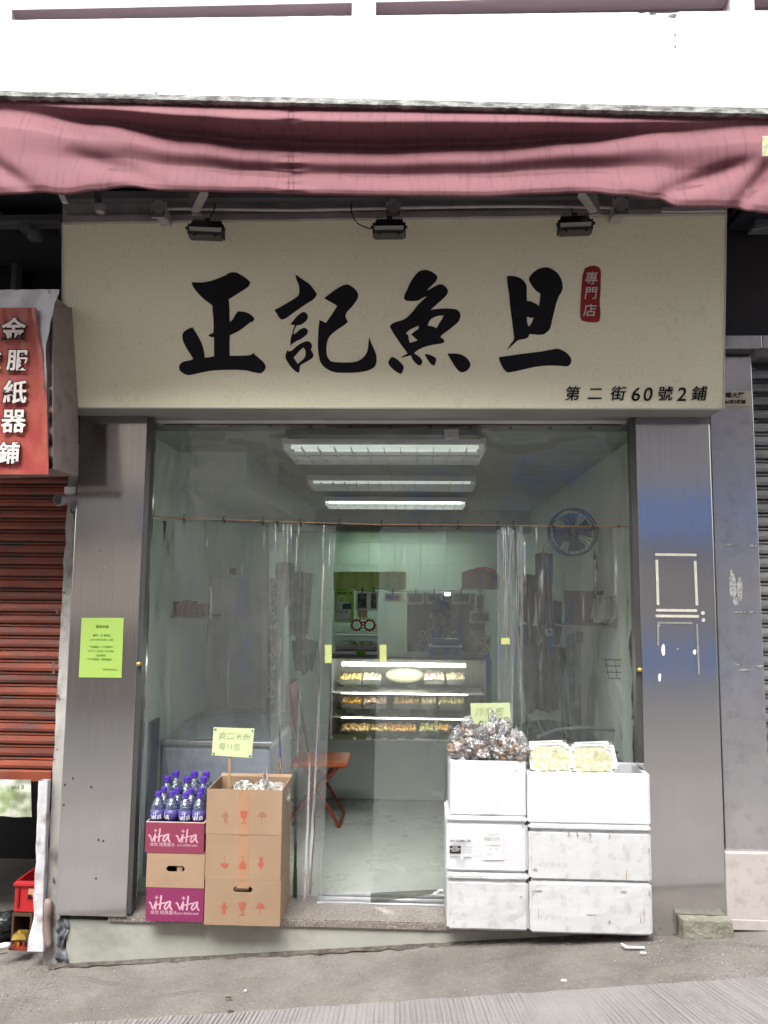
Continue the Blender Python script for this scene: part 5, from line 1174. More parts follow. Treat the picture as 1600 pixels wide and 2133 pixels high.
# poster green
ps = thing('green_poster', tuple(P(717,1297,3.5)), 'green and white poster on the left above the food warmer', 'poster')
Yp = 3.5; obj('sheet', bx(X(697,1260,Yp), X(737,1260,Yp), Yp, Yp+.003, Z(717,1297,Yp), Z(717,1229,Yp)), mat('poster_green', (.40,.70,.10), r=.5), ps)
pw = mat('poster_white', (.8,.85,.8), r=.5)
obj('print', prism(B(), [P(701,1290,Yp-.002), P(726,1290,Yp-.002), P(731,1284,Yp-.002), P(731,1258,Yp-.002), P(726,1253,Yp-.002), P(701,1253,Yp-.002)], Vector((0,.0015,0))), pw, ps)
obj('print', prism(B(), [P(713,1269,Yp-.004), P(732,1269,Yp-.004), P(732,1257,Yp-.004), P(713,1257,Yp-.004)], Vector((0,.0015,0))), mat('poster_dark_green', (.03,.14,.06), r=.5), ps)
obj('print', bx(X(698,1260,Yp), X(736,1260,Yp), Yp-.002, Yp-.001, Z(717,1296,Yp), Z(717,1292,Yp)), pw, ps)
bm = B(); torus(bm, P(712,1250,Yp-.004), .035, .006, n=18, m=5); obj('print', bm, pw, ps)
ptext('外賣自取優惠', 716, 1236, 6, Yp-.002, mat('poster_ink', (.03,.08,.02), r=.6), ps, .02, k=.0045); ptext('手機下單', 713, 1275, 6, Yp-.004, MATS['poster_ink'], ps, .0, k=.0045)
# red flower spectacles
gls = thing('novelty_glasses', tuple(P(755,1300,3.2)), 'red scalloped novelty spectacles hanging under the photo line', 'glasses')
rg = mat('red_glasses', (.55,.03,.025), r=.4); Yg = 3.2
for k_, px in enumerate((743,770)):
    c = P(px, 1302, Yg); bm = B(); torus(bm, c, .042, .006, n=24, m=6)
    for q_ in range(12):
        a = 2*math.pi*q_/12; bmesh.ops.create_icosphere(bm, subdivisions=1, radius=.009, matrix=Matrix.Translation(c+Vector((math.cos(a)*.052,0,math.sin(a)*.052))))
    obj('lens_rim', bm, rg, gls, smooth=True)
obj('bridge', tube(B(), [P(750,1299,Yg), P(756,1296,Yg), P(763,1299,Yg)], .006, 6), rg, gls)
hang = thing('red_tassel', tuple(P(754,1282,3.4)), 'red paper tassel above the novelty spectacles', 'tassel')
for k_ in range(8): obj('strand', bx(X(745+2.6*k_,1275,3.4), X(747+2.6*k_,1275,3.4), 3.4, 3.403, Z(750,1285+3*(k_%3),3.4), Z(750,1271,3.4)), mat('tassel_red', (.30,.05,.03), r=.6), hang)
# yellow green cloth strip and red wall picture
vl = thing('lime_valance', tuple(P(770,1230,4.0)), 'lime green clear valance hanging in front of the mint back wall', 'valance')
obj('fabric', grid(B(), lambda u, v: P(694+152*u, 1191+39*v+2*math.sin(u*17)*v, 4.0+.02*math.sin(u*30)), 60, 6), mat('lime_valance', (.52,.62,.22), r=.6, c2=(.42,.52,.2), scale=6), vl, smooth=True)
fp = thing('wall_picture', tuple(P(1000,1230,4.9)), 'dark red arched picture high on the mint back wall', 'picture')
bm = B(); pts = [P(962,1228,4.9), P(1040,1228,4.9), P(1044,1205,4.9), P(1030,1190,4.9), P(1005,1184,4.9), P(980,1186,4.9), P(962,1192,4.9)]
obj('picture_sheet', prism(bm, pts, Vector((0,.01,0))), mat('dark_picture', (.10,.07,.05), r=.5, c2=(.30,.06,.03), scale=5, contrast=(.45,.6)), fp)
obj('picture_edge', tube(B(), spline([P(990,1185,4.88), P(1010,1183,4.88), P(1030,1189,4.88), P(1043,1205,4.88)], 4), .012, 6), rg, fp)
# folding chair (orange seat)
ch = thing('folding_chair', tuple(PZ(700,1728,.12)), 'orange folding chair standing left of the doorway behind the curtain', 'chair')
orn = mat('orange_plastic', (.55,.12,.03), r=.4); rfr = mat('red_tube', (.28,.05,.03), r=.35, m=.3)
CH_Y = PZ(706,1727,.12).y
def seat(u, v):
    return None
sc0 = P(723,1590,CH_Y); zse = sc0.z
bm = B(); box(bm, sc0.x-.38, sc0.x, CH_Y, CH_Y+.36, zse-.035, zse, bev=.016, seg=3); obj('seat', bm, orn, ch)
bm = B(); box(bm, sc0.x-.42, sc0.x-.38, CH_Y+.03, CH_Y+.33, zse+.22, zse+.5, bev=.012, seg=3); obj('backrest', bm, rfr, ch)
for dy in (.02, .34):
    obj('leg', tb([Vector((sc0.x-.40, CH_Y+dy, zse+.5)), Vector((sc0.x-.30, CH_Y+dy, zse)), Vector((P(706,1726,CH_Y).x, CH_Y+dy, .131))], .011, 8), rfr, ch)
    obj('leg', tb([Vector((sc0.x-.06, CH_Y+dy, zse-.03)), Vector((sc0.x-.40, CH_Y+dy, .131))], .011, 8), rfr, ch)
obj('crossbar', tb([Vector((P(706,1726,CH_Y).x, CH_Y+.02, .131)), Vector((P(706,1726,CH_Y).x, CH_Y+.34, .131))], .011, 8), rfr, ch)
obj('crossbar', tb([Vector((sc0.x-.40, CH_Y+.02, .131)), Vector((sc0.x-.40, CH_Y+.34, .131))], .011, 8), rfr, ch)
fl = thing('freezer_plinth', tuple(P(300,1800,.6)), 'low dark equipment stand on the floor behind the water cartons', 'stand')
obj('stand_body', bx(IX0+.01, X(300,1800,.6), .55, .72, .121, Z(290,1500,.6), bev=.01), mat('dark_blue_grey', (.13,.15,.19), r=.4), fl)

# ================================================================== BOXES IN FRONT: left
card = mat('brown_cardboard', (.36,.245,.155), r=.8, c2=(.32,.215,.135), scale=4, bump=.12, bscale=40, bstretch=(1,1,4), dirt=(.3,.19,.12), dscale=6, damt=.3, rand=.05)
tapem = mat('brown_tape', (.42,.24,.14), r=.25, c2=(.38,.22,.13), scale=9)
rprint = mat('rust_red_print', (.42,.10,.06), r=.7, c2=(.36,.11,.07), scale=20)
pprint = mat('pale_rust_print', (.36,.17,.11), r=.7)
def frontY(px, py, z): return PZ(px, py, z).y
def panel(bm, x0, x1, z0, z1, Y, th, holes=()):
    polys = [[(x0,z0),(x1,z0),(x1,z1),(x0,z1)]]+[list(h) for h in holes]
    b2_ = poly2d(polys, th)
    for v in b2_.verts: v.co = Vector((v.co.x, Y+th/2-v.co.z, v.co.y))
    return b2_
def slot(cx, cz, w, h, n=6):
    r = h/2; pts = []
    for s_ in (1, -1):
        for k_ in range(n+1):
            a = -math.pi/2+math.pi*k_/n if s_ == 1 else math.pi/2+math.pi*k_/n
            pts.append((cx+s_*(w/2-r)+r*math.cos(a), cz+r*math.sin(a)))
    return pts
def arrow_up(s): return [[(-.12*s,0),(.12*s,0),(.12*s,.42*s),(.26*s,.42*s),(0,.85*s),(-.26*s,.42*s),(-.12*s,.42*s)]]
def glass_sym(s):
    return [smooth_poly([(-.2*s,0),(.2*s,0),(.2*s,.03*s),(.035*s,.06*s),(.035*s,.3*s),(.16*s,.4*s),(.24*s,.6*s),(.25*s,.85*s),(-.25*s,.85*s),(-.24*s,.6*s),(-.16*s,.4*s),(-.035*s,.3*s),(-.035*s,.06*s),(-.2*s,.03*s)], 2)]
def umb_sym(s):
    return [smooth_poly([(-.02*s,0),(.02*s,0),(.02*s,.45*s),(.1*s,.5*s),(.2*s,.45*s),(.3*s,.5*s),(.28*s,.62*s),(.15*s,.76*s),(0,.82*s),(-.15*s,.76*s),(-.28*s,.62*s),(-.3*s,.5*s),(-.2*s,.45*s),(-.1*s,.5*s),(-.02*s,.45*s)], 2)]
def symbol(fn, s, x, z, Y, m, parent, flip=False):
    bm = poly2d(fn(s), .0004)
    for v in bm.verts:
        yy = v.co.y if not flip else .85*s-v.co.y
        v.co = Vector((x+(v.co.x if not flip else -v.co.x), Y-.0006+v.co.z, z+yy))
    return obj('printed_symbol', bm, m, parent)
def carton(label, px0, px1, pyt, pyb, z0, Y, depth, dx=0., open_top=False, holes=(), rise=0., fade=False, flip=False, syms=True, group='brown cartons stacked by the doorway', th=.005, m=card, tape=True, grp=True):
    x0, x1 = X(px0,(pyt+pyb)/2,Y), X(px1,(pyt+pyb)/2,Y); z1 = Z((px0+px1)/2, pyt, Y)
    t = thing('carton', ((x0+x1)/2, Y+depth/2, z0), label, 'carton', group)
    obj('front_panel', panel(None, x0, x1, z0, z1, Y, th, holes), m, t)
    obj('side_panel', bx(x0, x0+th, Y+th+.0005, Y+depth, z0, z1), m, t); obj('side_panel', bx(x1-th, x1, Y+th+.0005, Y+depth, z0, z1), m, t)
    obj('back_panel', bx(x0+th+.0005, x1-th-.0005, Y+depth-th, Y+depth, z0, z1), m, t)
    obj('base_panel', bx(x0+th+.0005, x1-th-.0005, Y+th+.0005, Y+depth-th-.0005, z0, z0+th), m, t)
    if not open_top: obj('top_flap', bx(x0, (x0+x1)/2-.001, Y, Y+depth, z1+.0005, z1+.005), m, t); obj('top_flap', bx((x0+x1)/2+.001, x1, Y, Y+depth, z1+.0005, z1+.005), m, t)
    if tape:
        cx = (x0+x1)/2+.0; w = (x1-x0)*.078
        obj('tape_strip', bx(cx-w, cx+w, Y-.0012, Y-.0004, z0 if not holes else z1-.03, z1-.001), tapem, t)
    if syms:
        H = z1-z0; s = H*.34; zc_ = z0+H*.24
        trio = [(arrow_up,-.24),(glass_sym,0),(umb_sym,.24)] if not flip else [(umb_sym,-.24),(glass_sym,0),(arrow_up,.24)]
        for fn_, fx in trio: symbol(fn_, s, (x0+x1)/2+fx*(x1-x0), zc_, Y-(.0008 if (tape and fx == 0) else 0), (pprint if (fade and fn_ is not glass_sym) else rprint), t, flip)
    return t, (x0, x1, z0, z1, Y)
cY = frontY(505, 1929, ZS)
zA = ZS+.002; zB = Z(505,1833,cY)+.0; zC = Z(510,1737,cY); zD = Z(510,1650,cY)
hh = slot((X(424,1880,cY)+X(586,1880,cY))/2, Z(505,1853,cY), .088, .026)
ca, A = carton('bottom brown carton with hand hole, lowest of the three beside the doorway', 426, 584, 1836, 1929, zA, cY, .26, holes=(hh,))
obj('hand_flap', prism(B(), [Vector((hh[0][0]-.075, cY+.004, hh[0][1]+.024)), Vector((hh[0][0]-.005, cY+.004, hh[0][1]+.024)), Vector((hh[0][0]-.005, cY+.012, hh[0][1]+.003)), Vector((hh[0][0]-.075, cY+.012, hh[0][1]+.003))], Vector((0,.003,0))), card, ca)
cb, Bx_ = carton('middle brown carton printed upside down in the doorway stack', 428, 585, 1741, 1833, A[3]+.006, cY+.002, .26, flip=True)
cc2, Cx = carton('top open brown carton holding bags of rice noodles', 430, 587, 1645, 1737, Bx_[3]+.006, cY+.001, .26, open_top=True, fade=True)
obj('rear_flap', prism(B(), [Vector((Cx[0],cY+.258,Cx[3]-.0)), Vector((Cx[1],cY+.258,Cx[3]-.0)), Vector((Cx[1]+.004,cY+.272,Cx[3]+.01)), Vector((Cx[0],cY+.272,Cx[3]+.01))], Vector((0,.004,0))), card, cc2)
# bags of rice noodle
clearm = plastic_film('crinkled_bag', tint=(.9,.89,.86), gloss=.20, haze=.10, rough=.10, bstr=1, bst=(45,45,45), hazecol=(.75,.68,.55))
for i, (px, py, sx_) in enumerate(((505,1640,.055),(548,1638,.055),(580,1642,.05))):
    c = P(px, py+6, cY+.13+.01*i); t = thing('noodle_bag', tuple(c), ['clear bag of rice noodles, left in the top carton','clear bag of rice noodles, middle in the top carton, tied upright','clear bag of rice noodles, right in the top carton'][i], 'bag', 'noodle bags in the top carton')
    obj('noodles', lump(c+Vector((0,0,-.035)), sx_*.95, .07, .045, i+3, 3, .15), mat('rice_noodles', (.52,.42,.28), r=.6, c2=(.62,.54,.4), scale=60, contrast=(.4,.6), bump=.5, bscale=90), t, smooth=True)
    obj('bag_film', lump(c+Vector((0,0,-.02)), sx_*1.05, .085, .055, i+13, 4, .35, 12), clearm, t)
    if i == 1: obj('bag_neck', lump(c+Vector((.01,0,.035)), .014, .02, .045, 31, 3, .6, 12), clearm, t)
# little stick sign
def price_sign(label, corners, Y, lines, stick=None, m=None):
    t = thing('price_sign', tuple(P(*corners[3], Y)), label, 'sign', 'handwritten price signs')
    Q = [P(c_[0], c_[1], Y) for c_ in corners]; obj('card', prism(B(), Q, Vector((0,.004,0))), m, t)
    ang = math.atan2(Q[1].z-Q[0].z, Q[1].x-Q[0].x)
    for (s, px, py, h) in lines: ptext(s, px, py, h, Y-.001, mat('pen_ink', (.22,.27,.15), r=.6), t, -.02, tilt=(math.cos(ang), math.sin(ang)), k=(Y+3.7)/F, shear=.15)
    for c_ in corners:
        cx = sum(q_[0] for q_ in corners)/4; cy = sum(q_[1] for q_ in corners)/4; d = (c_[0]+(cx-c_[0])*.09, c_[1]+(cy-c_[1])*.13)
        if stick: obj('tack', lump(P(d[0], d[1], Y-.002), .005, .003, .005, 1, 2, .1), mat('tack', (.25,.25,.2), r=.4, m=.6), t, smooth=True)
    if stick: obj('stick', prism(B(), [P(stick[0]-4, stick[1], Y+.006), P(stick[0]+1, stick[1], Y+.006), P(stick[2]+1, stick[3], Y+.006), P(stick[2]-3, stick[3], Y+.006)], Vector((0,.006,0))), mat('wood_stick', (.40,.25,.12), r=.7), t)
    return t
ycard = mat('pale_lime_card', (.58,.66,.36), r=.65, c2=(.54,.62,.34), scale=5)
price_sign('pale lime price sign on a stick above the brown cartons', ((445,1515),(530,1518),(524,1579),(441,1573)), cY+.03, (('爽口米粉',489,1535,17),('每11包',478,1556,15)), (480,1578,478,1640), ycard)
# ---- purple water cartons --------------------------------------------------
purple = mat('magenta_carton', (.24,.03,.10), r=.45, c2=(.22,.027,.10), scale=3); rosec = mat('rose_carton', (.26,.045,.08), r=.45, c2=(.23,.04,.08), scale=3)
pinkp = mat('pink_print', (.70,.42,.50), r=.5)
def vita_strokes():
    L = []
    T = lambda pts: [((x-80)/260., (600-y)/260.) for x, y in pts]
    L.append((spline(T([(82,478),(108,482),(150,585),(172,560),(215,455)]),4), .115)); L.append((T([(216,452),(208,592)]), .125)); L.append((T([(186,380),(254,380)]), .06)); L.append((T([(220,350),(220,412)]), .06))
    L.append((T([(310,348),(290,592)]), .125)); L.append((T([(238,508),(400,470)]), .09))
    L.append((spline(T([(487,452),(435,462),(380,545),(400,588),(440,560),(492,462)]),4), .11)); L.append((spline(T([(492,450),(488,540),(524,594)]),4), .12))
    return L
VS = vita_strokes()
def vita(x, z, h, Y, m, parent, wrap=None):
    bm = B()
    for k_, (pts, w) in enumerate(VS): ribbon(bm, [(p[0], p[1]) for p in pts], w, k_*.0015)
    for v in bm.verts:
        u, q_, d = v.co
        if wrap is None: v.co = Vector((x+u*h, Y-.0008-d*h*.3, z+q_*h))
        else:
            (cx, cy, R), a0 = wrap; a = a0+u*h/R; v.co = Vector((cx+(R+.0006+d*.05)*math.sin(a), cy-(R+.0006+d*.05)*math.cos(a), z+q_*h))
    return obj('lettering', bm, m, parent)
vY = frontY(365, 1921, ZS)
def vita_box(label, px0, px1, pyt, pyb, z0, Y, m, printed=True, open_top=False, lipm=None, hole=None, name='water_carton'):
    x0, x1 = X(px0,(pyt+pyb)/2,Y), X(px1,(pyt+pyb)/2,Y); z1 = Z((px0+px1)/2, pyt, Y); t = thing(name, ((x0+x1)/2, Y+.14, z0), label, 'carton', 'water cartons stacked at the left pillar')
    th = .004
    obj('front_panel', panel(None, x0, x1, z0, z1, Y, th, (hole(x0,x1,z0,z1),) if hole else ()), m, t)
    obj('side_panel', bx(x0, x0+th, Y+th+.0005, Y+.24, z0, z1), m, t); obj('side_panel', bx(x1-th, x1, Y+th+.0005, Y+.24, z0, z1), m, t)
    obj('back_panel', bx(x0+th+.0005, x1-th-.0005, Y+.236, Y+.24, z0, z1), m, t); obj('base_panel', bx(x0+th+.001, x1-th-.001, Y+th+.001, Y+.235, z0, z0+.004), card, t)
    if not open_top: obj('top_panel', bx(x0, x1, Y, Y+.24, z1+.0005, z1+.004), m, t)
    else:
        bm = B(); box(bm, x0, x1, Y-.001, Y+.006, z1, z1+.003); box(bm, x0, x0+.006, Y+.007, Y+.24, z1, z1+.003); box(bm, x1-.006, x1, Y+.007, Y+.24, z1, z1+.003); obj('cut_edge', bm, mat('pale_card_edge', (.6,.45,.42), r=.8), t)
    if printed:
        H = z1-z0; hh_ = H*.47; W_ = x1-x0
        for k_ in range(2): vita(x0+W_*(.055+.47*k_), z0+H*.36, hh_*.93, Y, pinkp, t)
        for k_, s in enumerate(('維他 純蒸餾水', 'pure distilled water')):
            bb = text_bm(s, H*(.14 if k_ == 0 else .125), 0, 'LEFT', thick=.0004); place(bb, Vector((x0+W_*(.08+.47*k_), Y-.0007, z0+H*.265)), Vector((1 if k_ == 0 else .72,0,0)), Vector((0,0,1)), .12 if k_ else 0); obj('lettering', bb, pinkp, t)
    return t, (x0, x1, z0, z1, Y)
t1, V1 = vita_box('bottom magenta water carton with white lettering, lowest in its stack', 304, 424, 1852, 1921, ZS+.002, vY, purple)
t2, V2 = vita_box('plain brown carton with torn hand hole between two printed water cartons', 305, 426, 1779, 1850, V1[3]+.005, vY+.002, card, printed=False, hole=lambda x0,x1,z0,z1: slot((x0+x1)/2+.0, z0+(z1-z0)*.56, .085, .026), name='brown_water_carton')
obj('hand_flap', bx((V2[0]+V2[1])/2+.005, (V2[0]+V2[1])/2+.03, vY+.008, vY+.012, V2[2]+(V2[3]-V2[2])*.44, V2[2]+(V2[3]-V2[2])*.66), card, t2)
t3, V3 = vita_box('top rose red water carton open and filled with bottles', 303, 425, 1714, 1777, V2[3]+.005, vY, rosec, open_top=True)
# ---- bottles ------------------------------------------------------------------
bott = plastic_film('bottle_plastic', tint=(.62,.72,.86), gloss=.09, haze=.10, rough=.07, bstr=.3, bst=(30,30,90), hazecol=(.30,.40,.62))
capm = mat('violet_cap', (.085,.035,.40), r=.35); labm = mat('indigo_label', (.075,.06,.24), r=.4, c2=(.06,.05,.2), scale=12); wl = mat('bottle_print', (.7,.68,.76), r=.5)
def bottle(cx, cy, z, H, R, label, ang, big=False):
    t = thing('water_bottle', (cx, cy, z), label, 'bottle', 'water bottles standing in the open carton')
    prof = [(.0,0),(R*.8,0),(R,.012),(R,H*.16),(R*.94,H*.18),(R,H*.2),(R,H*.62),(R,H*.715),(R*.93,H*.76),(R*.72,H*.83),(R*.42,H*.885),(R*.34,H*.9),(R*.34,H*.93)]
    obj('body', lathe(B(), (cx,cy,z), prof, 20), bott, t, smooth=True)
    obj('cap', lathe(B(), (cx,cy,z), [(0,H*.915),(R*.43,H*.915),(R*.45,H*.925),(R*.43,H*.93),(R*.43,H*.985),(R*.38,H),(0,H)], 16), capm, t, smooth=False)
    lz0, lz1 = (H*.50, H*.70) if not big else (H*.45, H*.66); obj('label', lathe(B(), (cx,cy,z), [(R*1.012,lz0),(R*1.012,lz1)], 20), labm, t, smooth=True)
    vita(0, z+lz0+(lz1-lz0)*.22, R*.95, 0, wl, t, wrap=((cx,cy,R*1.016), ang))
    return t
bz = V3[2]+.006
wB = V3[1]-V3[0]-.012
caps_front = [(324,1645),(352,1650),(388,1652),(412,1653)]
rowY = [vY+.042, vY+.100, vY+.148, vY+.193]
names_row = ['front row','second row','third row','back row']; cn = ['far left','second from left','third from left','far right']
zcapF = Z(360,1649,vY+.04); HF = zcapF-bz
for r_ in range(2):
    for k_ in range(4):
        cx = V3[0]+.006+wB*(k_+.5)/4+(.0 if r_ == 0 else .008*(1 if k_ < 3 else -1)); zt_b = Z(360,[1650,1641][r_],rowY[r_]); 
        bottle(cx, rowY[r_], bz, zt_b-bz+random.uniform(-.004,.004), .0325, 'small purple capped water bottle, %s, %s of the open carton' % (names_row[r_], cn[k_]), [-.75,-1.6,-.6,-.75][k_]+(.3 if r_ else 0))
for r_, (xs_, pyc) in enumerate((((318,390,425),1617), ((367,405,438),1606))):
    for k_ in range(3):
        Yb = rowY[2+r_]+.0; zt_b = Z(380, pyc, Yb); cx = min(X(xs_[k_], pyc, Yb), V3[1]-.05); cx = max(cx, V3[0]+.045)
        bottle(cx, Yb, bz, zt_b-bz, .040, 'large purple capped water bottle, %s, %s of the open carton' % (names_row[2+r_], ['left','middle','right'][k_]), -.7+.3*k_, True)

# ================================================================== FOAM BOXES right
styro = mat('white_polystyrene', (.64,.655,.68), r=.75, c2=(.61,.62,.645), scale=4, bump=.10, bscale=170, dirt=(.6,.59,.57), dscale=14, damt=.12)
styro_d = mat('scuffed_polystyrene', (.61,.615,.62), r=.8, c2=(.55,.555,.56), scale=5, bump=.08, bscale=90, bstretch=(1,1,1), dirt=(.30,.27,.24), dscale=22, damt=.5, dstretch=(1,1,1))
def foam_box(label, px0, px1, pyt, pyb, z0, Y, depth, m, open_top=False, lid=0., seedv=0, wear=0.):
    x0, x1 = X(px0,(pyt+pyb)/2,Y), X(px1,(pyt+pyb)/2,Y); z1 = Z((px0+px1)/2, pyt, Y)
    t = thing('foam_box', ((x0+x1)/2, Y+depth/2, z0), label, 'foam box', 'white foam boxes stacked at the right')
    zl = z1-lid
    def wornbox(a0, a1, b0, b1, c0, c1, bev, cut=False):
        bm = B(); box(bm, a0, a1, b0, b1, c0, c1)
        if cut:
            tf = max(bm.faces, key=lambda q_: q_.calc_center_median().z); bmesh.ops.inset_region(bm, faces=[tf], thickness=.022, depth=0)
            r = bmesh.ops.extrude_face_region(bm, geom=[tf]); nv = [g for g in r['geom'] if isinstance(g, bmesh.types.BMVert)]
            bmesh.ops.translate(bm, verts=nv, vec=(0,0,-(c1-c0)*.82)); bmesh.ops.delete(bm, geom=[tf], context='FACES')
            bmesh.ops.bevel(bm, geom=list(bm.edges), offset=.004, segments=2, affect='EDGES')
        else:
            bmesh.ops.bevel(bm, geom=list(bm.edges), offset=bev, segments=3, affect='EDGES')
        if wear:
            bmesh.ops.subdivide_edges(bm, edges=[e for e in bm.edges if e.calc_length() > .03], cuts=5, use_grid_fill=True)
            for v in bm.verts:
                n_ = noise.noise(v.co*22+Vector((seedv,0,0)))*.6+noise.noise(v.co*60+Vector((seedv,2,0)))*.4; v.co += Vector((n_*wear*.5, n_*wear, noise.noise(v.co*18+Vector((0,seedv,0)))*wear*.7))
        return bm
    if lid:
        obj('box_body', wornbox(x0, x1, Y, Y+depth, z0, zl-.0015, .012), m, t, smooth=False)
        obj('lid', wornbox(x0-.001, x1+.001, Y-.003, Y+depth, zl, z1, .009), m, t)
    elif open_top:
        w = .02; pts = [(x0,Y),(x1,Y),(x1,Y+depth),(x0,Y+depth)]; bm = B()
        def rr(inset, z, r=.012):
            a0, a1, b0, b1 = x0+inset, x1-inset, Y+inset, Y+depth-inset; r = max(.003, r-inset*.3); out = []
            for cx, cy, s0 in ((a1-r, b0+r, -90), (a1-r, b1-r, 0), (a0+r, b1-r, 90), (a0+r, b0+r, 180)):
                for q_ in range(5): an = math.radians(s0+22.5*q_); out.append(bm.verts.new((cx+r*math.cos(an), cy+r*math.sin(an), z)))
            return out
        rings = [rr(.004, z0), rr(0, z0+.005)]+[rr(0, z0+.005+(z1-z0-.009)*q_/6) for q_ in range(1, 7)]+[rr(.003, z1), rr(w-.003, z1), rr(w, z1-.004), rr(w+.004, z0+.03)]
        for a_, b_ in zip(rings, rings[1:]):
            n_ = len(a_)
            for q_ in range(n_): bm.faces.new((a_[q_], a_[(q_+1)%n_], b_[(q_+1)%n_], b_[q_]))
        bm.faces.new(rings[0][::-1]); bm.faces.new(rings[-1])
        obj('box_body', bm, m, t)
    else: obj('box_body', wornbox(x0, x1, Y, Y+depth, z0, z1, .010), m, t)
    return t, (x0, x1, z0, z1, Y)
scratch = mat('grey_scuff', (.30,.29,.27), r=.9, c2=(.5,.48,.45), scale=30, contrast=(.4,.6)); rust = mat('rust_streak', (.45,.30,.14), r=.8)
pit = mat('foam_pit', (.62,.63,.65), r=.8)
def scuffs(t, Y, lst, m=None, name='scuff'):
    for i, (px, py, w, h) in enumerate(lst): blob(t, name, px, py, Y-.0008, w, h, m or scratch, i+px*.01, .0004)
yL = frontY(1010, 1941, ZS); yR = frontY(1230, 1949, ZS)
fa, FA = foam_box('bottom scuffed foam box in the left foam stack, under the printed one', 931, 1102, 1820, 1941, ZS+.002, yL, .27, styro_d, lid=.03, wear=.004, seedv=1)
fb, FB = foam_box('foam box with shipping labels, middle of the left foam stack', 930, 1100, 1701, 1818, FA[3]+.002, yL+.004, .27, styro, lid=.026, wear=.0015, seedv=2)
fc, FC = foam_box('open foam box overflowing with bags of fish skin, top of left stack', 937, 1097, 1586, 1697, FB[3]+.002, yL+.012, .24, styro, open_top=True)
fd, FD = foam_box('wide bottom foam box of the right foam stack, scuffed corners', 1104, 1360, 1839, 1949, ZS+.002, yR, .27, styro_d, lid=0, wear=.003, seedv=4)
fe, FE = foam_box('wide middle foam box with chipped lid in the right foam stack', 1102, 1358, 1718, 1837, FD[3]+.002, yR+.003, .27, styro_d, lid=.028, wear=.0015, seedv=5)
ff, FF = foam_box('wide open foam box carrying noodle trays, top of right stack', 1099, 1356, 1611, 1716, FE[3]+.002, yR+.008, .25, styro, open_top=True)
scuffs(fd, yR-.003, ((1122,1905,.004,.05),(1342,1905,.006,.06),(1335,1915,.003,.04),(1110,1860,.012,.02),(1120,1855,.04,.006),(1300,1857,.03,.008),(1230,1905,.05,.003),(1353,1860,.01,.03),(1270,1920,.008,.015)))
scuffs(fe, yR, ((1185,1738,.012,.022),(1203,1737,.008,.03),(1230,1742,.010,.03),(1270,1741,.012,.016),(1217,1747,.006,.005),(1115,1810,.02,.012),(1300,1765,.003,.02),(1352,1770,.008,.02),(1108,1790,.006,.02)))
scuffs(fe, yR, ((1184,1747,.01,.008),(1232,1750,.009,.008),(1269,1744,.010,.006)), white_p, 'chip')
scuffs(fe, yR, ((1305,1822,.003,.05),), rust, 'rust_mark')
scuffs(fa, yL-.004, ((960,1836,.055,.006),(1002,1828,.01,.003),(1025,1832,.01,.003),(1060,1836,.05,.004),(940,1825,.01,.01),(1018,1880,.012,.004),(1085,1868,.01,.006),(945,1920,.01,.008)))
scuffs(fb, yL, ((965,1714,.04,.002),(1090,1720,.02,.006),(1088,1711,.012,.008)))
scuffs(fc, yL+.010, ((944,1598,.008,.014),(1075,1602,.01,.018),(1070,1612,.008,.012),(1036,1625,.01,.005),(1085,1600,.005,.01)), pit, 'pit')
scuffs(ff, yR+.006, ((1115,1660,.008,.008),(1175,1690,.008,.004)), pit, 'pit')
fh = bx(X(1000,1690,yL), X(1036,1690,yL), yL+.0085, yL+.0115, Z(1018,1696,yL+.01), Z(1018,1671,yL+.01), bev=.001); obj('molded_tab', fh, styro, fc)
# shipping print on FB
Yp = yL+.0005
obj('label_block', bx(X(937,1765,Yp), X(960,1765,Yp), Yp-.0008, Yp-.0002, Z(950,1777,Yp), Z(950,1762,Yp)), ink, fb)
kk = (yL+3.7)/F
for s, px, py, h, bo in (('J & K GLOBAL LTD', 959, 1751.5, 4.4, .02), ('FRESH FISH PRODUCE', 958, 1756.5, 2.6, 0), ('KEEP FROZEN AT -18°C', 956, 1759.8, 2.2, 0), ('Net Weight 10KG', 974, 1764, 2.4, 0), ('Product of China', 973, 1769, 2.4, 0), ('Store in cool place', 973, 1774, 2.2, 0), ('Packed 2020', 947, 1781, 2.6, 0), ('EC Number 001      Reg Number', 960, 1785.5, 2.7, .01), ('Best before see lid', 961, 1790, 2.5, 0), ('Unit 5, Block A', 961, 1794, 2.3, 0), ('Handle with care', 960, 1798.5, 2.3, 0), ('Do not refreeze', 959, 1803, 2.2, 0)):
    ptext(s, px, py, h*1.15, Yp-.0004, ink if bo else scratch, fb, bo, k=kk)
for s, py in (('RAW', 1764.5), ('MACKEREL', 1768.3), ('FILLETS', 1772.3)): ptext(s, 948.5, py, 4.6, Yp-.0012, whitep, fb, .01, k=kk)
obj('shipping_label', prism(B(), [P(1006,1744,Yp), P(1046,1739,Yp), P(1047,1748,Yp), P(1049,1792,Yp), P(1007,1792,Yp)], Vector((0,-.0005,0))), mat('label_paper', (.76,.77,.78), r=.5), fb)
for k_ in range(26):
    px = 1008.5+k_*1.32; obj('barcode_bar', bx(X(px,1747,Yp), X(px+random.choice((.4,.7,.9)),1747,Yp), Yp-.0012, Yp-.0006, Z(px,1751.5,Yp), Z(px,1743.5,Yp)), scratch, fb)
for s, px, py, h in (('Consignment No.', 1030, 1738, 4), ('NO 00102474', 1027, 1761.5, 5.5), ('Qty     Kg', 1028, 1768.5, 4), ('Ref  B', 1020, 1780, 4)): ptext(s, px, py, h, Yp-.001, scratch, fb, .01, k=kk)
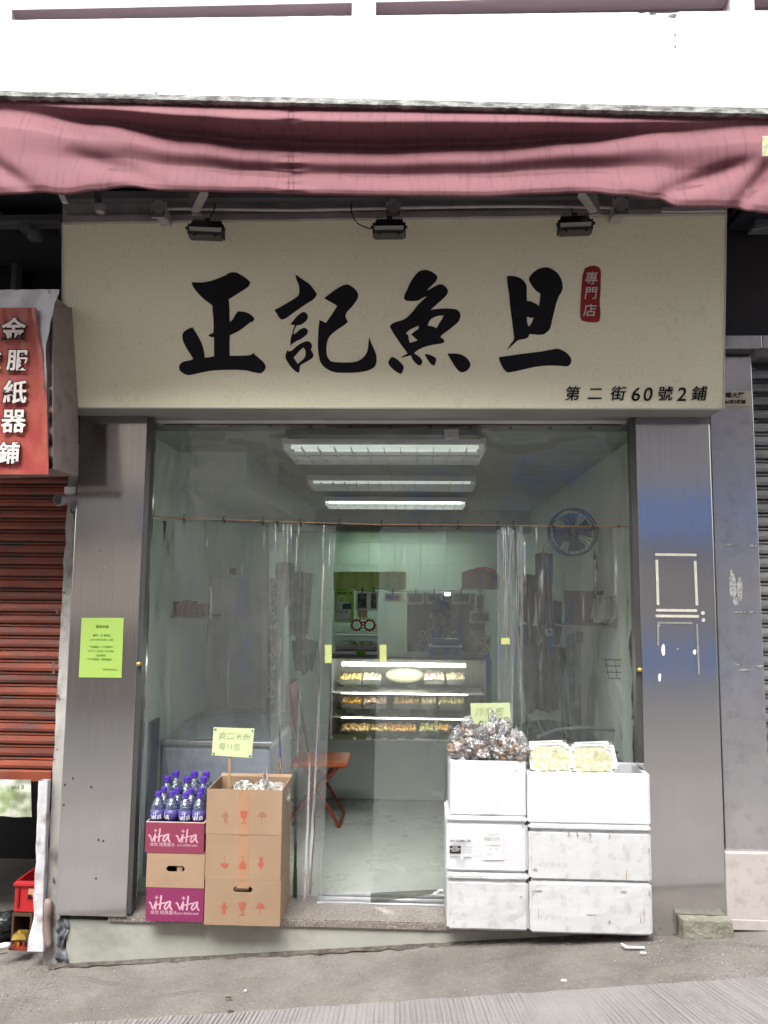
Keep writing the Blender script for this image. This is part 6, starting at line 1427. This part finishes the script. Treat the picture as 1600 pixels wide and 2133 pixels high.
# ---- fish skin bags --------------------------------------------------------------
skinm = mat('fried_fish_skin', (.20,.115,.065), r=.5, c2=(.36,.25,.17), scale=55, contrast=(.4,.6), bump=.6, bscale=70, rand=.25)
crk = plastic_film('crackly_bag', tint=(.95,.95,.95), gloss=.13, haze=.05, rough=.10, bstr=.6, bst=(50,50,50), hazecol=(.7,.7,.7))
def crumple(c, rx, ry, rz, seed, sub=3, amp=.42):
    bm = B(); bmesh.ops.create_icosphere(bm, subdivisions=sub, radius=1); rg_ = random.Random(int(seed*97))
    for v in bm.verts:
        d = v.co.normalized(); n_ = 1+amp*(.5-1.3*abs(noise.noise(d*2.6+Vector((seed,0,0)))))+rg_.uniform(-.16,.16)
        v.co = Vector(c)+Vector((d.x*rx*n_, d.y*ry*n_, d.z*rz*n_))
    return bm
bagpos = [(960,1560,.05,.075),(1000,1562,.06,.085),(1045,1560,.06,.085),(1078,1566,.045,.07),(985,1535,.06,.14),(1030,1530,.06,.14),(1065,1545,.05,.15)]
for i, (px, py, r_, yo) in enumerate(bagpos):
    c = P(px, py, yL+yo); t = thing('fish_skin_bag', tuple(c), 'crackly clear bag of brown fried fish skin, ' + ['front far left of the foam box','front left of centre in the foam box','front right of centre in the foam box','front far right of the foam box','upper left of the pile','top centre of the pile against the sign','upper right of the pile'][i], 'bag', 'bags of fried fish skin in the foam box')
    for k_ in range(9):
        p0_ = c+Vector((random.uniform(-r_,r_)*.7, random.uniform(-.04,.0), random.uniform(-r_,r_)*.65)); d = Vector((random.uniform(-1,1), random.uniform(-.4,.4), random.uniform(-.8,.8))).normalized()*random.uniform(.03,.055)
        side = d.cross(Vector((0,1,0))).normalized()*random.uniform(.008,.014)
        bm = B(); grid(bm, lambda u, v: p0_+d*(u-.5)*1.6+side*(v-.5)*2+Vector((0,-.012*math.sin(u*3.1)-.008*math.sin(v*3.1)+.006*noise.noise(Vector((u*5,v*5,k_))),.006*noise.noise(Vector((u*6,v*6,k_+7))))), 6, 4); obj('fish_skin', bm, skinm, t, smooth=True)
    obj('bag_film', crumple(c, r_*1.15, .06, r_*1.0, i*3.7+1), crk, t)
    up = Vector((random.uniform(-.4,.4), 0, 1)).normalized()
    for k_ in range(3):
        q_ = c+up*r_*.8+Vector((random.uniform(-.03,.03), random.uniform(-.02,.02), random.uniform(0,.02))); obj('bag_tuft', crumple(q_, random.uniform(.012,.026), .012, random.uniform(.03,.055), i+k_*5.1, 2, .9), crk, t)
price_sign('pale lime fried fish skin price sign stuck behind the crackly bags', ((980,1465),(1062,1464),(1067,1540),(984,1542)), yL+.22, (('炸魚皮',1020,1484,20),('每15包',1024,1509,17)), None, ycard)
# ---- noodle trays ----------------------------------------------------------------
Rt_ = Matrix.Rotation(math.radians(-3), 3, 'Y') @ Matrix.Rotation(math.radians(50), 3, 'X')
for i, (px, py) in enumerate(((1148,1578),(1234,1580))):
    c = P(px, py, yR+.06)-(Rt_ @ Vector((0,0,.035)))
    foam_tray(c, .203, .150, .030, Rt_, ['film wrapped tray of yellow noodles, left one on the open foam box','film wrapped tray of yellow noodles, right one on the open foam box'][i], group='noodle trays on the foam box')
c = P(1142,1572,yR+.11)-(Rt_ @ Vector((0,0,.035))); foam_tray(c, .203, .150, .030, Rt_, 'third noodle tray mostly hidden behind the left one', group='noodle trays on the foam box')
c = P(1238,1574,yR+.11)-(Rt_ @ Vector((0,0,.035))); foam_tray(c, .203, .150, .030, Rt_, 'fourth noodle tray mostly hidden behind the right one', group='noodle trays on the foam box')

# ================================================================== STREET BITS
blk = thing('concrete_block', tuple(on_ground(1475,1955)), 'rough mossy concrete block at the foot of the right steel pillar', 'block')
a_, b__ = P(1422,1958,-.06), P(1526,1950,-.06); zt_b = Z(1470,1918,-.06)
bm = B(); box(bm, a_.x, b__.x, -.07, .0-.003, min(a_.z,b__.z)-.02, zt_b)
bmesh.ops.subdivide_edges(bm, edges=bm.edges, cuts=9, use_grid_fill=True)
for v in bm.verts:
    v.co += Vector((.006*noise.noise(v.co*20), .005*noise.noise(v.co*23+Vector((5,0,0))), .006*noise.noise(v.co*25+Vector((0,5,0)))))
    if v.co.y > -.004: v.co.y = -.004
obj('block_body', bm, concrete('mossy_concrete', (.30,.29,.24), c2=(.20,.20,.15), scale=14, bump=1, bscale=60, dirt=(.09,.09,.06), dscale=24, damt=.6), blk)
for px in (1452,1478,1494): blob(blk, 'pour_hole', px, 1920, -.05, .02, .006, black, px, .002)
foamw = mat('litter_white', (.7,.7,.68), r=.7)
for i, (px, py, w, d, lab_) in enumerate(((1322,1978,.085,.012,'bent white foam strip lying on the pavement below the boxes'),(1340,1989,.03,.008,'short white foam scrap beside the bent strip'),(1174,2047,.025,.015,'white scrap of paper on the paving near the grooved ramp'),(517,1991,.012,.02,'tiny white scrap at the foot of the green plinth'),(511,2068,.012,.01,'small pale scrap in the middle of the left paving'))):
    c = on_ground(px, py)+Vector((0,0,.006)); bm = B()
    if i == 0: prism(bm, [c+Vector((-w/2,-.004,0)), c+Vector((w/2,-.006,0)), c+Vector((w/2,.006,0)), c+Vector((-w/2+.015,.006,0)), c+Vector((-w/2-.0,.03,0)), c+Vector((-w/2-.01,.03,0))], Vector((0,0,.006)))
    else: prism(bm, [c+Vector((-w/2,-d/2,0)), c+Vector((w/2,-d/3,0)), c+Vector((w/2.4,d/2,0)), c+Vector((-w/3,d/2.3,0))], Vector((0,0,.005)))
    tag(obj('litter_scrap', bm, foamw, loc=tuple(c)), lab_, 'litter')
for i, (px, py, lab_) in enumerate(((475,2086,'dark dead leaf on the left paving'),(480,2115,'dark leaf lying on the grooved ramp edge'),(681,1962,'dark leaf stuck against the green plinth'))):
    c = (on_ground(px, py) if i < 2 else P(px,py,.085))+Vector((0,0,.012)); bm = B()
    def lf(u, v): w = math.sin(math.pi*u)*.008; return c+Vector(((u-.5)*.035, (v-.5)*2*w, .004*math.sin(3*u))) if i < 2 else c+Vector(((v-.5)*w, -.002, (u-.5)*.03))
    grid(bm, lf, 8, 3); tag(obj('dead_leaf', bm, mat('dead_leaf', (.06,.045,.03), r=.7), loc=tuple(c)), lab_, 'leaf')
# cracks in the paving
bm = B()
for (cx_, cy_, L_, an_) in ((150,2040,.3,.1),(980,2010,.3,.05),(1420,1975,.5,.02),(300,2085,.25,.15)):
    c = on_ground(cx_, cy_); last = None; x_, y_ = c.x, c.y; an = an_
    for k_ in range(int(L_/.018)):
        an += random.uniform(-.35,.35); an = an*.9+an_*.1; x2, y2 = x_+.018*math.cos(an), y_+.018*math.sin(an); w_c = .0014*math.sin(math.pi*(k_+1)/(L_/.018+2))+.0006
        q4 = [(x_, y_-w_c), (x2, y2-w_c), (x2, y2+w_c), (x_, y_+w_c)]; bm.faces.new([bm.verts.new((a_1, b_1, gz(a_1, b_1)+.0115)) for a_1, b_1 in q4]); x_, y_ = x2, y2
crk_o = obj('pavement_cracks', bm, mat('crack_dark', (.09,.08,.075), r=.95)); crk_o['kind'] = 'stuff'
# gravelly grit along wall: stuff
bm = B()
for k_ in range(1500):
    px = random.choice((random.uniform(0,1600), random.uniform(1350,1600), random.uniform(0,130))); y_ = random.uniform(1955,2110)
    c = on_ground(px, y_); 
    if c.y > .03 or c.y < -.7: continue
    r_ = random.uniform(.0012,.0036); bmesh.ops.create_icosphere(bm, subdivisions=1, radius=r_, matrix=Matrix.Translation(Vector((c.x, c.y, gz(c.x,c.y)+.004))))
gt = obj('grit', bm, mat('pale_grit', (.45,.42,.38), r=.9, c2=(.2,.18,.16), scale=90)); gt['kind'] = 'stuff'
# crevice dirt line under plinth
bm = B(); grid(bm, lambda u, v: Vector((xl+(RX1-xl)*u, 0.025-.022*v*(1+noise.noise(Vector((u*60,0,0)))), gz(xl+(RX1-xl)*u, 0)+.009*(1-v)+.003+.003*noise.noise(Vector((u*40,v,0))))), 200, 3)
cr = obj('gutter_dirt', bm, mat('gutter_dirt', (.05,.045,.04), r=.95, c2=(.14,.12,.10), scale=30), smooth=True); cr['kind'] = 'stuff'
# left store: crate, wooden altar, gold shrine, bag
def simple(name, label, cat, loc): return thing(name, loc, label, cat)
sY = .14
cr1 = simple('red_crate', 'bright red plastic crate inside the dark store at left', 'crate', tuple(P(50,1902,sY)))
x0, x1 = X(30,1870,sY), X(72,1870,sY); z0c, z1c = Z(50,1900,sY), Z(50,1836,sY); rc = mat('red_plastic', (.50,.02,.025), r=.35)
bm = B(); box(bm, x0, x1+.03, sY, sY+.012, z0c, z1c, bev=.004); obj('front_panel', bm, rc, cr1)
obj('rim', bx(x0-.004, x1+.03, sY-.012, sY-.001, z1c-.02, z1c-.004, bev=.003), rc, cr1); obj('side_panel', bx(x0, x0+.01, sY+.013, sY+.2, z0c, z1c), rc, cr1); obj('back_panel', bx(x0, x1+.03, sY+.2, sY+.21, z0c, z1c), rc, cr1)
obj('rib', bx(x0+.016, x0+.028, sY-.008, sY-.001, z0c+.02, z1c-.03, bev=.003), mat('dark_red_plastic', (.2,.01,.01), r=.4), cr1); obj('sticker', bx(x1-.03, x1+.01, sY-.004, sY-.001, z0c+.075, z0c+.11), mat('tan_sticker', (.6,.33,.2), r=.6), cr1)
ptext('馬', 62, 1870, 12, sY-.005, ink, cr1, .02)
wb = simple('wooden_altar', 'brown wooden box altar under the red crate', 'altar', tuple(P(45,1970,sY)))
wm_ = mat('dark_wood', (.10,.055,.03), r=.5, c2=(.05,.03,.02), scale=12); zg = Z(45,1972,sY)
bm = B(); ax0, ax1 = X(24,1930,sY), X(66,1930,sY); box(bm, ax0, ax0+.01, sY, sY+.2, zg, z0c-.004); box(bm, ax1-.01, ax1, sY, sY+.2, zg, z0c-.004); box(bm, ax0+.01, ax1-.01, sY, sY+.2, z0c-.02, z0c-.004); box(bm, ax0+.01, ax1-.01, sY+.18, sY+.2, zg, z0c-.02); obj('cabinet', bm, wm_, wb)
obj('arch', bx(X(40,1925,sY), X(52,1925,sY), sY+.17, sY+.179, Z(45,1935,sY), Z(45,1915,sY)), black, wb)
gd = simple('gold_shrine', 'small gold and red shrine ornament on the ground at far left', 'shrine', tuple(P(38,1975,sY-.05)))
gm = mat('gold', (.75,.52,.12), r=.3, m=.8); gy = sY-.06
obj('roof', prism(B(), [P(24,1958,gy), P(54,1958,gy), P(50,1946,gy), P(28,1946,gy)], Vector((0,.05,0))), gm, gd); obj('finial', lump(P(41,1943,gy+.02), .006,.006,.01,1,2,0), gm, gd)
for px in (29,46): obj('pillar', bx(X(px,1965,gy), X(px+4,1965,gy), gy+.005, gy+.02, Z(40,1975,gy), Z(40,1958,gy)+.001), mat('shrine_red', (.25,.04,.02), r=.4), gd)
obj('statue', lump(P(38,1966,gy+.015), .009,.009,.018,2,2,.1), mat('amber', (.7,.35,.03), r=.3, m=.4), gd); obj('base', bx(X(20,1975,gy), X(56,1975,gy), gy-.01, gy+.05, Z(40,1978,gy), Z(40,1974,gy)), MATS['shrine_red'], gd)
bg_ = simple('hanging_shopping_bag', 'white and green shopping bag hanging under the red shutter', 'bag', tuple(P(30,1640,.05)))
bm = B()
def bagf(u, v): return P(-60+(124+4*v)*u-(2 if u > .9 else 0)*v, 1624+(78+4*noise.noise(Vector((u*3,0,0))))*v, .05+.02*math.sin(u*9)*v+.012*noise.noise(Vector((u*6,v*4,0))))
grid(bm, bagf, 30, 20); obj('bag_body', bm, mat('bag_print', (.52,.54,.45), r=.5, c2=(.26,.33,.16), scale=9, contrast=(.45,.6)), bg_, smooth=True)
ptext('and B', 37, 1640, 12, .022, mat('bag_ink', (.06,.14,.05), r=.6), bg_, .02)
for i, (px, py) in enumerate(((12,1918),(8,1935),(5,1950),(15,1925))):
    t = simple('dark_bag', 'crumpled black bin bag in the left store, ' + ['upper right','middle','lowest','rearmost'][i], 'bag', tuple(P(px,py,sY+.1))); obj('bag_body', lump(P(px,py,sY+.12+.05*i), .06,.06,.04,i,3,.4,8), mat('bin_bag', (.015,.017,.02), r=.3), t, smooth=True)
t = simple('paper_plate', 'small white dish on the ground at the far left', 'dish', tuple(P(8,1972,.05))); obj('dish', lathe(B(), P(8,1972,.05), [(.0,0),(.018,0),(.028,.008),(.026,.009),(.016,.002),(0,.002)], 16), white_p, t)
cable('thin black cord trailing on the ground at far left', [on_ground(-10,1992)+Vector((0,0,.01)), on_ground(10,1990)+Vector((0,0,.01)), on_ground(24,1982)+Vector((0,0,.01)), P(30,1972,.04)], .002)
# wall screws etc. on the pier
for i in range(10): blob(pr, 'chip', random.uniform(104,150) if i < 4 else 112, random.uniform(1100,1900), .052, random.uniform(.006,.02), random.uniform(.006,.03), mat('chip_dark', (.12,.09,.08), r=.9), i+100, .001)
